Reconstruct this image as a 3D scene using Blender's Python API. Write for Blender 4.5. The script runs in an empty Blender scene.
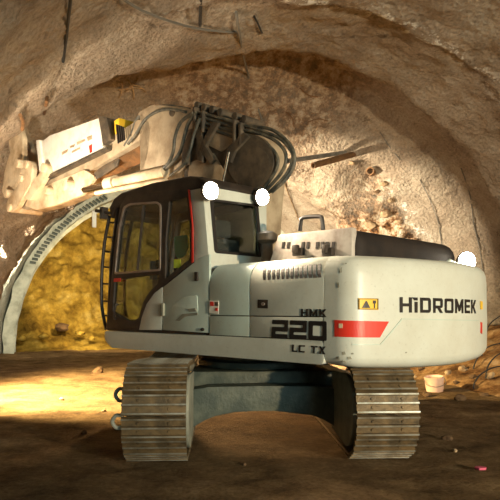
import bpy, bmesh, math, random
from mathutils import Vector, Matrix, noise
random.seed(7)
R = math.radians
PI = math.pi
SC = bpy.context.scene
COL = SC.collection

# ------------------------------------------------------------------ frame of the photograph
F = 605.0            # focal length in pixels (500 x 500 frame)
HZ = 310.0           # row of the horizon
EYE = 1.45           # height of the lens above the floor
SWING = 7.9          # distance to the swing centre of the excavator
C45 = math.sqrt(0.5)

def side(px, py, y=1.35):
    """point on the vertical plane y=const of the excavator's upper structure -> (x, z)"""
    m = (px - 250) / F
    x = -(m * (SWING - C45 * y) + C45 * y) / (C45 * (1 + m))
    d = SWING + C45 * x - C45 * y
    return (x, EYE - (py - HZ) / F * d)

def rearp(px, py, x):
    """point on the vertical plane x=const of the upper structure -> (y, z)"""
    m = (px - 250) / F
    y = (m * (SWING + C45 * x) + C45 * x) / (C45 * (m - 1))
    d = SWING + C45 * x - C45 * y
    return (y, EYE - (py - HZ) / F * d)

def at(px, py, d):
    """world point seen at pixel, at depth d"""
    return Vector(((px - 250) / F * d, d, EYE - (py - HZ) / F * d))

# ------------------------------------------------------------------ materials
def _nodes(name):
    m = bpy.data.materials.new(name)
    m.use_nodes = True
    nt = m.node_tree
    b = nt.nodes['Principled BSDF']
    return m, nt, b

def N(nt, t, **kw):
    n = nt.nodes.new(t)
    for k, v in kw.items():
        if k in n.inputs.keys():
            n.inputs[k].default_value = v
        else:
            setattr(n, k, v)
    return n

def ramp(nt, fac, stops):
    r = nt.nodes.new('ShaderNodeValToRGB')
    e = r.color_ramp.elements
    while len(e) > 1:
        e.remove(e[-1])
    e[0].position, e[0].color = stops[0][0], (*stops[0][1], 1)
    for p, c in stops[1:]:
        q = e.new(p)
        q.color = (*c, 1)
    nt.links.new(fac, r.inputs['Fac'])
    return r

def mat(name, c1, c2=None, scale=4.0, rough=0.6, metal=0.0, bump=0.0, bscale=30.0, lo=0.4, hi=0.65, detail=5.0, spec=0.4):
    m, nt, b = _nodes(name)
    L = nt.links.new
    tc = N(nt, 'ShaderNodeTexCoord')
    if c2 is not None:
        n = N(nt, 'ShaderNodeTexNoise', Scale=scale, Detail=detail, Roughness=0.62)
        L(tc.outputs['Object'], n.inputs['Vector'])
        r = ramp(nt, n.outputs['Fac'], [(lo, c1), (hi, c2)])
        L(r.outputs['Color'], b.inputs['Base Color'])
    else:
        b.inputs['Base Color'].default_value = (*c1, 1)
    b.inputs['Roughness'].default_value = rough
    b.inputs['Metallic'].default_value = metal
    b.inputs['Specular IOR Level'].default_value = spec
    if bump:
        n2 = N(nt, 'ShaderNodeTexNoise', Scale=bscale, Detail=6.0, Roughness=0.65)
        L(tc.outputs['Object'], n2.inputs['Vector'])
        bp = N(nt, 'ShaderNodeBump', Strength=min(1.0, bump), Distance=0.05)
        L(n2.outputs['Fac'], bp.inputs['Height'])
        L(bp.outputs['Normal'], b.inputs['Normal'])
    return m

def mat_paint(name, base, dirt, amount=0.62, rough=0.38):
    """machine paint with a thin film of dust and scattered scuffs"""
    m, nt, b = _nodes(name)
    L = nt.links.new
    tc = N(nt, 'ShaderNodeTexCoord')
    n1 = N(nt, 'ShaderNodeTexNoise', Scale=2.2, Detail=8.0, Roughness=0.7)
    n2 = N(nt, 'ShaderNodeTexNoise', Scale=38.0, Detail=4.0, Roughness=0.7)
    for n in (n1, n2):
        L(tc.outputs['Object'], n.inputs['Vector'])
    r1 = ramp(nt, n1.outputs['Fac'], [(0.42, (0, 0, 0)), (0.85, (1, 1, 1))])
    r2 = ramp(nt, n2.outputs['Fac'], [(0.60, (0, 0, 0)), (0.72, (1, 1, 1))])
    mx = N(nt, 'ShaderNodeMix', data_type='RGBA')
    mx.inputs[6].default_value = (*base, 1)
    mx.inputs[7].default_value = (*dirt, 1)
    mul = N(nt, 'ShaderNodeMath', operation='MULTIPLY')
    mul.inputs[1].default_value = amount
    L(r1.outputs['Color'], mul.inputs[0])
    L(mul.outputs[0], mx.inputs[0])
    mx2 = N(nt, 'ShaderNodeMix', data_type='RGBA')
    mx2.inputs[7].default_value = (dirt[0] * .45, dirt[1] * .45, dirt[2] * .45, 1)
    mul2 = N(nt, 'ShaderNodeMath', operation='MULTIPLY')
    mul2.inputs[1].default_value = 0.35
    L(r2.outputs['Color'], mul2.inputs[0])
    L(mul2.outputs[0], mx2.inputs[0])
    L(mx.outputs[2], mx2.inputs[6])
    L(mx2.outputs[2], b.inputs['Base Color'])
    b.inputs['Roughness'].default_value = rough
    return m

def mat_glass(name, tint=(0.75, 0.8, 0.78), gloss=0.12):
    m = bpy.data.materials.new(name)
    m.use_nodes = True
    nt = m.node_tree
    nt.nodes.clear()
    o = N(nt, 'ShaderNodeOutputMaterial')
    t = N(nt, 'ShaderNodeBsdfTransparent')
    t.inputs['Color'].default_value = (*tint, 1)
    g = N(nt, 'ShaderNodeBsdfGlossy', Roughness=0.06)
    g.inputs['Color'].default_value = (0.9, 0.95, 1, 1)
    mx = N(nt, 'ShaderNodeMixShader')
    mx.inputs[0].default_value = gloss
    nt.links.new(t.outputs[0], mx.inputs[1])
    nt.links.new(g.outputs[0], mx.inputs[2])
    nt.links.new(mx.outputs[0], o.inputs['Surface'])
    return m

def mat_emit(name, c, s):
    m, nt, b = _nodes(name)
    b.inputs['Base Color'].default_value = (0.9, 0.9, 0.9, 1)
    b.inputs['Emission Color'].default_value = (*c, 1)
    b.inputs['Emission Strength'].default_value = s
    return m

def mat_shotcrete(name):
    """sprayed concrete: grainy, stained, with bare rock and painted pocket shade where the mesh attribute 'rock' says so"""
    m, nt, b = _nodes(name)
    L = nt.links.new
    tc = N(nt, 'ShaderNodeTexCoord')
    big = N(nt, 'ShaderNodeTexNoise', Scale=0.55, Detail=7.0, Roughness=0.65)
    mid = N(nt, 'ShaderNodeTexNoise', Scale=2.6, Detail=6.0, Roughness=0.7)
    fine = N(nt, 'ShaderNodeTexNoise', Scale=16.0, Detail=5.0, Roughness=0.75)
    vor = N(nt, 'ShaderNodeTexVoronoi', Scale=11.0)
    for n in (big, mid, fine, vor):
        L(tc.outputs['Object'], n.inputs['Vector'])
    base = ramp(nt, big.outputs['Fac'], [(0.30, (0.24, 0.185, 0.135)), (0.48, (0.38, 0.315, 0.245)), (0.62, (0.48, 0.42, 0.34)), (0.78, (0.33, 0.32, 0.28))])
    spots = ramp(nt, mid.outputs['Fac'], [(0.30, (0.25, 0.20, 0.16)), (0.40, (1, 1, 1))])
    mx = N(nt, 'ShaderNodeMix', data_type='RGBA', blend_type='MULTIPLY')
    mx.inputs[0].default_value = 0.75
    L(base.outputs['Color'], mx.inputs[6])
    L(spots.outputs['Color'], mx.inputs[7])
    grain = ramp(nt, fine.outputs['Fac'], [(0.34, (0.55, 0.5, 0.45)), (0.60, (1.1, 1.08, 1.05))])
    mg = N(nt, 'ShaderNodeMix', data_type='RGBA', blend_type='MULTIPLY')
    mg.inputs[0].default_value = 0.7
    L(mx.outputs[2], mg.inputs[6])
    L(grain.outputs['Color'], mg.inputs[7])
    # bare rock, also used to darken the pocket overhead
    rk = N(nt, 'ShaderNodeTexNoise', Scale=3.4, Detail=8.0, Roughness=0.72)
    L(tc.outputs['Object'], rk.inputs['Vector'])
    rr = ramp(nt, rk.outputs['Fac'], [(0.40, (0.03, 0.015, 0.008)), (0.48, (0.24, 0.11, 0.04)), (0.54, (0.52, 0.40, 0.27)), (0.64, (0.72, 0.65, 0.54))])
    at_ = N(nt, 'ShaderNodeAttribute', attribute_name='rock')
    m3 = N(nt, 'ShaderNodeMix', data_type='RGBA')
    L(at_.outputs['Fac'], m3.inputs[0])
    L(mg.outputs[2], m3.inputs[6])
    L(rr.outputs['Color'], m3.inputs[7])
    # white flaked crust along the ridges
    fl = N(nt, 'ShaderNodeAttribute', attribute_name='crust')
    fr = ramp(nt, mid.outputs['Fac'], [(0.53, (0, 0, 0)), (0.58, (1, 1, 1))])
    mm = N(nt, 'ShaderNodeMath', operation='MULTIPLY')
    L(fl.outputs['Fac'], mm.inputs[0])
    L(fr.outputs['Color'], mm.inputs[1])
    m4 = N(nt, 'ShaderNodeMix', data_type='RGBA')
    L(mm.outputs[0], m4.inputs[0])
    L(m3.outputs[2], m4.inputs[6])
    m4.inputs[7].default_value = (0.80, 0.78, 0.72, 1)
    # cement-grey new lining
    gr = N(nt, 'ShaderNodeAttribute', attribute_name='cement')
    m5 = N(nt, 'ShaderNodeMix', data_type='RGBA')
    L(gr.outputs['Fac'], m5.inputs[0])
    L(m4.outputs[2], m5.inputs[6])
    cg = ramp(nt, mid.outputs['Fac'], [(0.3, (0.24, 0.25, 0.20)), (0.65, (0.46, 0.46, 0.40))])
    L(cg.outputs['Color'], m5.inputs[7])
    L(m5.outputs[2], b.inputs['Base Color'])
    b.inputs['Roughness'].default_value = 0.92
    b.inputs['Specular IOR Level'].default_value = 0.15
    add = N(nt, 'ShaderNodeMath', operation='MULTIPLY_ADD')
    add.inputs[1].default_value = 0.55
    L(vor.outputs['Distance'], add.inputs[0])
    L(fine.outputs['Fac'], add.inputs[2])
    bp = N(nt, 'ShaderNodeBump', Strength=0.9, Distance=0.10)
    L(add.outputs[0], bp.inputs['Height'])
    L(bp.outputs['Normal'], b.inputs['Normal'])
    return m

def mat_dirt(name, cols, scale=1.3, bump=0.6, bscale=14.0, stretch=(1, 1, 1)):
    m, nt, b = _nodes(name)
    L = nt.links.new
    tc = N(nt, 'ShaderNodeTexCoord')
    n = N(nt, 'ShaderNodeTexNoise', Scale=scale, Detail=9.0, Roughness=0.68)
    f = N(nt, 'ShaderNodeTexNoise', Scale=bscale, Detail=7.0, Roughness=0.72)
    mp = N(nt, 'ShaderNodeMapping')
    mp.inputs['Rotation'].default_value = (0, 0, R(5))
    mp.inputs['Scale'].default_value = stretch
    L(tc.outputs['Object'], mp.inputs['Vector'])
    L(mp.outputs[0], n.inputs['Vector'])
    L(tc.outputs['Object'], f.inputs['Vector'])
    k = len(cols)
    r = ramp(nt, n.outputs['Fac'], [(0.32 + 0.36 * i / (k - 1), c) for i, c in enumerate(cols)])
    g = ramp(nt, f.outputs['Fac'], [(0.35, (0.5, 0.47, 0.44)), (0.6, (1.1, 1.08, 1.05))])
    mg = N(nt, 'ShaderNodeMix', data_type='RGBA', blend_type='MULTIPLY')
    mg.inputs[0].default_value = 0.75
    L(r.outputs['Color'], mg.inputs[6])
    L(g.outputs['Color'], mg.inputs[7])
    L(mg.outputs[2], b.inputs['Base Color'])
    b.inputs['Roughness'].default_value = 0.95
    b.inputs['Specular IOR Level'].default_value = 0.1
    bp = N(nt, 'ShaderNodeBump', Strength=bump, Distance=0.08)
    L(f.outputs['Fac'], bp.inputs['Height'])
    L(bp.outputs['Normal'], b.inputs['Normal'])
    return m

M = {}
M['white'] = mat_paint('white machine paint', (0.58, 0.61, 0.55), (0.42, 0.40, 0.32), 0.6)
M['cool_lit_white'] = mat_paint('white machine paint with cool light tint', (0.48, 0.58, 0.53), (0.39, 0.39, 0.31), 0.55)  # copy of the white with the cool light's tint put into the colour
M['dark'] = mat('dark plastic and paint', (0.022, 0.017, 0.014), (0.045, 0.033, 0.025), 6, 0.5)
M['black'] = mat('black lettering paint', (0.018, 0.015, 0.014), None, rough=0.45)
M['cover'] = mat('brown-black engine cover', (0.010, 0.007, 0.006), (0.022, 0.014, 0.010), 5, 0.75, bump=.1, bscale=60)
M['rubber'] = mat('black rubber', (0.02, 0.02, 0.02), (0.05, 0.045, 0.035), 8, 0.55)
M['hose'] = mat('dusty hydraulic hose', (0.045, 0.05, 0.045), (0.16, 0.14, 0.10), 9, 0.5)
M['arm'] = mat('dusty beige arm paint', (0.48, 0.38, 0.26), (0.26, 0.19, 0.12), 3.2, 0.6, bump=.12, bscale=24)
M['arm_dark'] = mat('oily dark steel plate', (0.055, 0.045, 0.035), (0.14, 0.105, 0.07), 5, 0.5, bump=.15)
M['arm_pale'] = mat('pale muddy steel', (0.76, 0.62, 0.43), (0.44, 0.31, 0.18), 2.6, 0.65, bump=.25, bscale=20)
M['guard'] = mat('white painted guard plate', (0.85, 0.83, 0.76), (0.66, 0.58, 0.46), 4.5, 0.5, lo=.45, hi=.8)
M['chrome'] = mat('chromed rod', (0.75, 0.70, 0.62), None, rough=0.18, metal=1.0)
M['steel'] = mat('worn track steel', (0.17, 0.115, 0.055), (0.07, 0.052, 0.03), 7, 0.5, metal=0.3, bump=.2, bscale=26)
M['steel_edge'] = mat('polished grouser steel', (0.42, 0.42, 0.37), (0.18, 0.15, 0.10), 5, 0.36, metal=0.6)
M['under'] = mat('green-black undercarriage paint', (0.045, 0.06, 0.05), (0.10, 0.115, 0.09), 5, 0.5, bump=.2, bscale=25)
M['under_pale'] = mat('muddy green-grey casting', (0.30, 0.30, 0.24), (0.17, 0.18, 0.145), 4, 0.6, bump=.2)
M['red'] = mat('red decal', (0.62, 0.035, 0.02), None, rough=0.4)
M['yellow'] = mat('yellow decal', (0.80, 0.50, 0.03), None, rough=0.45)
M['lime'] = mat('yellow-green sticker', (0.50, 0.62, 0.05), None, rough=0.5)
M['green'] = mat('green cloth', (0.04, 0.42, 0.22), (0.02, 0.30, 0.15), 8, 0.9)
M['grey_frame'] = mat('grey aluminium frame', (0.38, 0.33, 0.29), (0.27, 0.22, 0.19), 7, 0.35, metal=.5)
M['seat'] = mat('dark seat cloth', (0.05, 0.055, 0.06), (0.09, 0.09, 0.09), 12, 0.9)
M['blue'] = mat('grey-blue cloth', (0.14, 0.20, 0.27), None, rough=0.8)
M['glass'] = mat_glass('cab glass')
M['lens'] = mat_emit('lit lamp lens', (1.0, 0.90, 0.72), 60)
M['shot'] = mat_shotcrete('sprayed concrete')
M['soil'] = mat_dirt('packed tunnel floor soil', [(0.085, 0.052, 0.026), (0.17, 0.108, 0.054), (0.25, 0.165, 0.085), (0.34, 0.235, 0.13)], 1.8, 1.0, 24, (0.9, 1.1, 1))
M['ochre'] = mat_dirt('ochre earth', [(0.07, 0.040, 0.008), (0.22, 0.14, 0.024), (0.36, 0.245, 0.045), (0.50, 0.38, 0.12)], 0.9, 1.0, 4)
M['rubble'] = mat_dirt('orange rubble soil', [(0.05, 0.025, 0.012), (0.20, 0.105, 0.045), (0.36, 0.22, 0.10), (0.46, 0.33, 0.20)], 2.2, 0.9, 9)
M['stone'] = mat('buff broken stone', (0.42, 0.31, 0.19), (0.22, 0.14, 0.075), 6, 0.9, bump=.5, bscale=18)
M['stone_dark'] = mat('brown broken stone', (0.13, 0.075, 0.035), (0.07, 0.04, 0.02), 6, 0.9, bump=.5, bscale=18)
M['pipe_rust'] = mat('rusty pipe steel', (0.24, 0.12, 0.05), (0.12, 0.07, 0.035), 6, 0.6, metal=.3, bump=.2)
M['pipe_grey'] = mat('grey pipe steel', (0.30, 0.29, 0.26), (0.18, 0.17, 0.15), 6, 0.5, metal=.4)
M['cable'] = mat('black cable', (0.025, 0.025, 0.025), None, rough=0.6)
M['cable_grey'] = mat('grey cable', (0.16, 0.15, 0.13), None, rough=0.6)
M['pink'] = mat('pinkish plastic', (0.72, 0.48, 0.36), (0.60, 0.36, 0.25), 5, 0.55)
M['magenta'] = mat('pink plastic scrap', (0.55, 0.08, 0.16), None, rough=0.6)

# ------------------------------------------------------------------ mesh helpers
def new_obj(name, me, m=None, parent=None):
    if m is not None:
        for mm in (m if isinstance(m, (list, tuple)) else [m]):
            me.materials.append(mm)
    o = bpy.data.objects.new(name, me)
    COL.objects.link(o)
    if parent is not None:
        o.parent = parent
    return o

def finish(bm, name, m, parent=None, bevel=0.0, smooth=False, seg=2, angle=40):
    bmesh.ops.remove_doubles(bm, verts=bm.verts, dist=1e-5)
    bmesh.ops.recalc_face_normals(bm, faces=bm.faces)
    if bevel:
        es = [e for e in bm.edges if len(e.link_faces) == 2 and e.calc_face_angle(0) > R(35)]
        bmesh.ops.bevel(bm, geom=es, offset=bevel, segments=seg, affect='EDGES', profile=0.6, clamp_overlap=True)
    me = bpy.data.meshes.new(name)
    bm.to_mesh(me)
    bm.free()
    if smooth or bevel:
        for p in me.polygons:
            p.use_smooth = True
        try:
            me.set_sharp_from_angle(angle=R(angle))
        except Exception:
            pass
    return new_obj(name, me, m, parent)

def B():
    return bmesh.new()

def box(bm, x0, x1, y0, y1, z0, z1, mi=0):
    v = [bm.verts.new(p) for p in ((x0, y0, z0), (x1, y0, z0), (x1, y1, z0), (x0, y1, z0), (x0, y0, z1), (x1, y0, z1), (x1, y1, z1), (x0, y1, z1))]
    for f in ((0, 3, 2, 1), (4, 5, 6, 7), (0, 1, 5, 4), (1, 2, 6, 5), (2, 3, 7, 6), (3, 0, 4, 7)):
        bm.faces.new([v[i] for i in f]).material_index = mi
    return v

def prism(bm, pts, mapf, a, b_, mi=0):
    """extrude the 2-D outline pts between a and b_ through mapf(u, v, t) -> xyz"""
    A = [bm.verts.new(mapf(u, v, a)) for u, v in pts]
    Bv = [bm.verts.new(mapf(u, v, b_)) for u, v in pts]
    n = len(pts)
    f1 = bm.faces.new(A)
    f2 = bm.faces.new(Bv[::-1])
    fs = [f1, f2]
    for i in range(n):
        fs.append(bm.faces.new((A[i], Bv[i], Bv[(i + 1) % n], A[(i + 1) % n])))
    for f in fs:
        f.material_index = mi
    bmesh.ops.triangulate(bm, faces=[f1, f2], ngon_method='EAR_CLIP')

def xz(u, v, t):
    return (u, t, v)

def yz(u, v, t):
    return (t, u, v)

def cyl(bm, p0, p1, r0, r1=None, n=16, caps=True, mi=0):
    p0, p1 = Vector(p0), Vector(p1)
    r1 = r0 if r1 is None else r1
    d = (p1 - p0).normalized()
    a = d.orthogonal().normalized()
    b_ = d.cross(a)
    rings = []
    for p, r in ((p0, r0), (p1, r1)):
        rings.append([bm.verts.new(p + (a * math.cos(2 * PI * i / n) + b_ * math.sin(2 * PI * i / n)) * r) for i in range(n)])
    for i in range(n):
        bm.faces.new((rings[0][i], rings[0][(i + 1) % n], rings[1][(i + 1) % n], rings[1][i])).material_index = mi
    if caps:
        bm.faces.new(rings[0][::-1]).material_index = mi
        bm.faces.new(rings[1]).material_index = mi

def smooth_path(pts, k=6):
    P = [Vector(p) for p in pts]
    if len(P) < 3:
        return P
    out = []
    for i in range(len(P) - 1):
        p0 = P[max(i - 1, 0)]; p1 = P[i]; p2 = P[i + 1]; p3 = P[min(i + 2, len(P) - 1)]
        for j in range(k):
            t = j / k
            out.append(0.5 * ((2 * p1) + (p2 - p0) * t + (2 * p0 - 5 * p1 + 4 * p2 - p3) * t * t + (3 * p1 - p0 - 3 * p2 + p3) * t ** 3))
    out.append(P[-1])
    return out

def tube(bm, pts, r, n=8, k=6, smooth=True):
    P = smooth_path(pts, k) if smooth else [Vector(p) for p in pts]
    d = (P[1] - P[0]).normalized()
    a = d.orthogonal().normalized()
    rings = []
    for i, p in enumerate(P):
        if i == 0: d = (P[1] - P[0])
        elif i == len(P) - 1: d = (P[-1] - P[-2])
        else: d = (P[i + 1] - P[i - 1])
        d.normalize()
        a = (a - d * a.dot(d)).normalized()
        b_ = d.cross(a)
        rr = r[i * (len(r) - 1) // (len(P) - 1)] if isinstance(r, (list, tuple)) else r
        rings.append([bm.verts.new(p + (a * math.cos(2 * PI * j / n) + b_ * math.sin(2 * PI * j / n)) * rr) for j in range(n)])
    for i in range(len(rings) - 1):
        for j in range(n):
            bm.faces.new((rings[i][j], rings[i][(j + 1) % n], rings[i + 1][(j + 1) % n], rings[i + 1][j]))
    bm.faces.new(rings[0][::-1])
    bm.faces.new(rings[-1])

def plate_mesh(loops, t):
    """flat plate in its own 2-D plane with holes (first loop outer); thickness t along +-"""
    cu = bpy.data.curves.new('outline', 'CURVE')
    cu.dimensions = '2D'
    cu.fill_mode = 'BOTH'
    cu.extrude = t / 2
    for lp in loops:
        s = cu.splines.new('POLY')
        s.points.add(len(lp) - 1)
        for i, (u, v) in enumerate(lp):
            s.points[i].co = (u, v, 0, 1)
        s.use_cyclic_u = True
    ob = bpy.data.objects.new('outline', cu)
    COL.objects.link(ob)
    dg = bpy.context.evaluated_depsgraph_get()
    me = bpy.data.meshes.new_from_object(ob.evaluated_get(dg))
    bpy.data.objects.remove(ob)
    bpy.data.curves.remove(cu)
    return me

def plate(name, loops, t, mapf, m, parent, bevel=0.0):
    me = plate_mesh(loops, t)
    bm = bmesh.new()
    bm.from_mesh(me)
    bpy.data.meshes.remove(me)
    for v in bm.verts:
        v.co = mapf(v.co.x, v.co.y, v.co.z)
    return finish(bm, name, m, parent, bevel=bevel)

def rounded(pts, r, k=4):
    """round the corners of a polygon"""
    out = []
    n = len(pts)
    for i in range(n):
        p = Vector(pts[i]); a = Vector(pts[i - 1]); c = Vector(pts[(i + 1) % n])
        da = (a - p); dc = (c - p)
        rr = min(r, da.length * .45, dc.length * .45)
        s = p + da.normalized() * rr
        e = p + dc.normalized() * rr
        for j in range(k + 1):
            t = j / k
            q = s * (1 - t) ** 2 + p * 2 * t * (1 - t) + e * t * t
            out.append((q.x, q.y))
    return out

def empty(name, loc=(0, 0, 0), rz=0, parent=None):
    o = bpy.data.objects.new(name, None)
    COL.objects.link(o)
    o.location = loc
    o.rotation_euler = (0, 0, rz)
    o.empty_display_size = 0.3
    if parent is not None:
        o.parent = parent
    return o

def tag(o, label, cat, group=None, kind=None):
    o['label'] = label
    o['category'] = cat
    if group: o['group'] = group
    if kind: o['kind'] = kind
    return o

# ------------------------------------------------------------------ camera
cd = bpy.data.cameras.new('camera')
cd.sensor_width = 36
cd.lens = F / 500 * 36
cd.shift_y = (HZ - 250) / 500
cd.clip_end = 200
cam = bpy.data.objects.new('camera', cd)
COL.objects.link(cam)
cam.location = (0, 0, EYE)
cam.rotation_euler = (R(90), 0, 0)
SC.camera = cam

# ------------------------------------------------------------------ the tunnel
T = R(25)
CA = Vector((math.cos(T), math.sin(T), 0))      # across
AX = Vector((-math.sin(T), math.cos(T), 0))     # along, going in
K = 1.45
PROF = [(-12, 5.62), (3.5, 5.6), (5.4, 5.52), (6.2, 5.42), (6.55, 5.34), (6.7, 5.40), (7.3, 5.42), (7.85, 5.36), (7.97, 5.38), (8.03, 5.58), (8.14, 5.86), (9.20, 5.92),
        (9.45, 5.72), (9.95, 5.34), (10.12, 5.22), (10.25, 4.95), (10.5, 4.60), (10.9, 4.38), (11.3, 4.33), (13.6, 4.42), (14.6, 4.30), (15.2, 4.22), (20, 4.25)]
def prof(w):
    for (a, ra), (b_, rb) in zip(PROF, PROF[1:]):
        if w <= b_:
            t = (w - a) / (b_ - a)
            t = max(0, min(1, t))
            return ra + (rb - ra) * t
    return PROF[-1][1]
def sstep(a, b_, x):
    t = max(0, min(1, (x - a) / (b_ - a)))
    return t * t * (3 - 2 * t)
def fbm(p, o=4):
    return noise.fractal(p, 0.9, 2.1, o, noise_basis='PERLIN_ORIGINAL')
def tunnel_point(w, th):
    """w: along the axis in ring units, th: 0 right springing .. pi left springing"""
    s = sstep(10.2, 14.5, w)
    uc = (4.45 + 0.5 * s) * K
    zc = EYE + (0.55 * s - EYE) * K
    ww = w + 0.10 * noise.noise(Vector((th * 2.2, 3.1, 0))) * 1.2
    r = prof(ww) * K
    r -= .27 * K * math.exp(-((th - R(112)) / R(15)) ** 2) * sstep(6.7, 7.7, ww) * (1 - sstep(8.0, 8.25, ww))
    p0 = CA * (uc + r * math.cos(th)) + AX * (w * K) + Vector((0, 0, zc + r * math.sin(th)))
    step = sstep(10.05, 10.3, w) * (1 - sstep(11.0, 11.6, w))
    right = 1 - sstep(R(40), R(66), th)
    rock = max(0.0, step * (0.35 + 0.65 * right))
    d = 0.13 * fbm(p0 * 0.55) + 0.06 * fbm(p0 * 2.3 + Vector((7, 1, 3))) + 0.02 * noise.noise(p0 * 7)
    d += rock * (0.34 * fbm(p0 * 1.4 + Vector((1, 9, 4)), 5) + .13 * noise.noise(p0 * 4.2) + .05 * noise.noise(p0 * 9))
    hol = math.exp(-((w - 10.28) / .22) ** 2 - ((th - R(54)) / R(4.5)) ** 2)
    d += .55 * hol
    d *= 1 - .6 * sstep(13, 14.5, w)
    r2 = r + d
    p = CA * (uc + r2 * math.cos(th)) + AX * (w * K) + Vector((0, 0, zc + r2 * math.sin(th)))
    crust = max(0, 1 - abs(w - 6.55) / 0.22) * (1 - sstep(R(100), R(125), th)) * sstep(R(30), R(50), th)
    crust = max(crust, 0.8 * max(0, 1 - abs(w - 10.1) / 0.15) * right)
    cement = sstep(11.2, 12.2, w) * sstep(R(80), R(110), th)
    rk = rock * (0.35 + 0.65 * right) if th < R(80) else rock * .35
    # pocket overhead: shade put into the colour as a red-brown rock tint
    rk = max(rk, 0.5 * sstep(8.3, 8.8, w) * (1 - sstep(10.2, 10.6, w)) * sstep(R(62), R(75), th) * (1 - sstep(R(100), R(112), th)))
    return p, rk, min(1, crust * 1.5), cement

WS = []
w = -9.5
while w < 3: WS.append(w); w += 0.5
while w < 5.5: WS.append(w); w += 0.12
while w < 11.8: WS.append(w); w += 0.042
while w <= 19.0: WS.append(w); w += 0.11

def tunnel_part(name, t0, t1, nt):
    bm = bmesh.new()
    lr = bm.verts.layers.float.new('rock')
    lc = bm.verts.layers.float.new('crust')
    lg = bm.verts.layers.float.new('cement')
    grid = []
    for w in WS:
        row = []
        for i in range(nt + 1):
            p, rk, cr, ce = tunnel_point(w, t0 + (t1 - t0) * i / nt)
            v = bm.verts.new(p)
            v[lr] = rk; v[lc] = cr; v[lg] = ce
            row.append(v)
        grid.append(row)
    for a, b_ in zip(grid, grid[1:]):
        for i in range(nt):
            bm.faces.new((a[i], a[i + 1], b_[i + 1], b_[i]))
    me = bpy.data.meshes.new(name)
    bm.to_mesh(me)
    bm.free()
    for p in me.polygons: p.use_smooth = True
    o = new_obj(name, me, M['shot'])
    o['kind'] = 'structure'
    return o
tunnel_part('wall_right', R(2), R(48), 84)
tunnel_part('ceiling', R(48), R(128), 150)
tunnel_part('wall_left', R(128), R(181), 84)

# floor of packed soil
def floor_z(p, u=None):
    z = 0.05 * fbm(p * 0.45) + 0.022 * fbm(p * 2.0 + Vector((3, 3, 0))) + 0.014 * noise.noise(p * 5.5) + 0.008 * noise.noise(p * 12)
    d = math.hypot(p.x, p.y - SWING)
    z *= sstep(0, 1, max(0.35, min(1, (d - 1) / 2.5)))
    z -= 0.02
    return z
bm = bmesh.new()
NU, NW = 300, 430
grid = []
for j in range(NW + 1):
    w_ = -13 + 43 * j / NW
    row = []
    for i in range(NU + 1):
        u_ = -2.2 + 17.4 * i / NU
        p = CA * u_ + AX * w_
        row.append(bm.verts.new((p.x, p.y, floor_z(Vector((p.x, p.y, 0))))))
    grid.append(row)
for a, b_ in zip(grid, grid[1:]):
    for i in range(NU):
        bm.faces.new((a[i], a[i + 1], b_[i + 1], b_[i]))
o = finish(bm, 'floor', M['soil'], smooth=True, angle=180)
o['kind'] = 'structure'

# ochre earth face at the end of the heading, sloping down onto the floor
bm = bmesh.new()
grid = []
NU, NS = 210, 150
for j in range(NS + 1):
    t = j / NS
    row = []
    for i in range(NU + 1):
        u_ = (0.0 + 10.5 * i / NU) * K
        # slope: toe at w=15.9, crest at 18.4
        wv = (15.6 + 0.55 * min(1, t / .12) + 2.2 * t ** 0.9) * K
        zz = 8.2 * (t ** 1.1) - 0.12
        p = CA * u_ + AX * wv + Vector((0, 0, zz))
        d = 0.38 * fbm(p * 0.5 + Vector((5, 2, 1))) + 0.22 * fbm(p * 1.7) + .09 * noise.noise(p * 4.4)
        p = p - AX * d + Vector((0, 0, 0.3 * d * min(1, t * 8)))
        row.append(bm.verts.new(p))
    grid.append(row)
for a, b_ in zip(grid, grid[1:]):
    for i in range(NU):
        bm.faces.new((a[i], a[i + 1], b_[i + 1], b_[i]))
o = finish(bm, 'wall_back', M['ochre'], smooth=True, angle=180)
o['kind'] = 'structure'

# lattice arch rib lining the mouth of the heading
def arch_pt(w, th, r):
    uc = 4.95 * K
    zc = EYE + (0.55 - EYE) * K
    return CA * (uc + r * K * math.cos(th)) + AX * (w * K) + Vector((0, 0, zc + r * K * math.sin(th)))
rib = empty('arch_rib', arch_pt(15.6, PI, 4.1) * 1.0)
tag(rib, 'pale grey concrete-clad steel arch rib at the mouth of the heading', 'tunnel arch')
def arch_part(name, m, w0, w1, r0, r1, jitter=0.02):
    bm = B()
    rows = []
    for i in range(121):
        th = R(-2) + R(186) * i / 120
        q = []
        for w_, r_ in ((w0, r0), (w1, r0), (w1, r1), (w0, r1)):
            p = arch_pt(w_, th, r_ + jitter * noise.noise(Vector((i * .35, w_ * 3, r_ * 5))))
            q.append(bm.verts.new(p - rib.location))
        rows.append(q)
    for a, b_ in zip(rows, rows[1:]):
        for j in range(4):
            bm.faces.new((a[j], a[(j + 1) % 4], b_[(j + 1) % 4], b_[j]))
    bm.faces.new(rows[0]); bm.faces.new(rows[-1][::-1])
    return finish(bm, name, m, rib, smooth=True, angle=50)
M['rib'] = mat('pale grey-green cement', (0.52, 0.53, 0.44), (0.30, 0.31, 0.25), 3, 0.9, bump=.4, bscale=14)
arch_part('arch_band', M['rib'], 14.75, 15.55, 4.0, 4.24, .05)
arch_part('inner_flange', M['rib'], 15.55, 15.75, 3.90, 4.2, .02)
bm = B()
for i in range(26):
    th = R(118 + 34 * i / 26)
    p = arch_pt(14.73, th, 4.05) - rib.location
    q = arch_pt(14.73, th + R(.7), 4.17) - rib.location
    cyl(bm, p, q, .045, n=6)
finish(bm, 'lacing_bars', M['under'], rib, smooth=True)

# ------------------------------------------------------------------ the excavator
EX = empty('excavator', (0, SWING, 0), R(135))
tag(EX, 'large white tracked excavator with cab and folded arm in the tunnel', 'excavator')

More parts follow.
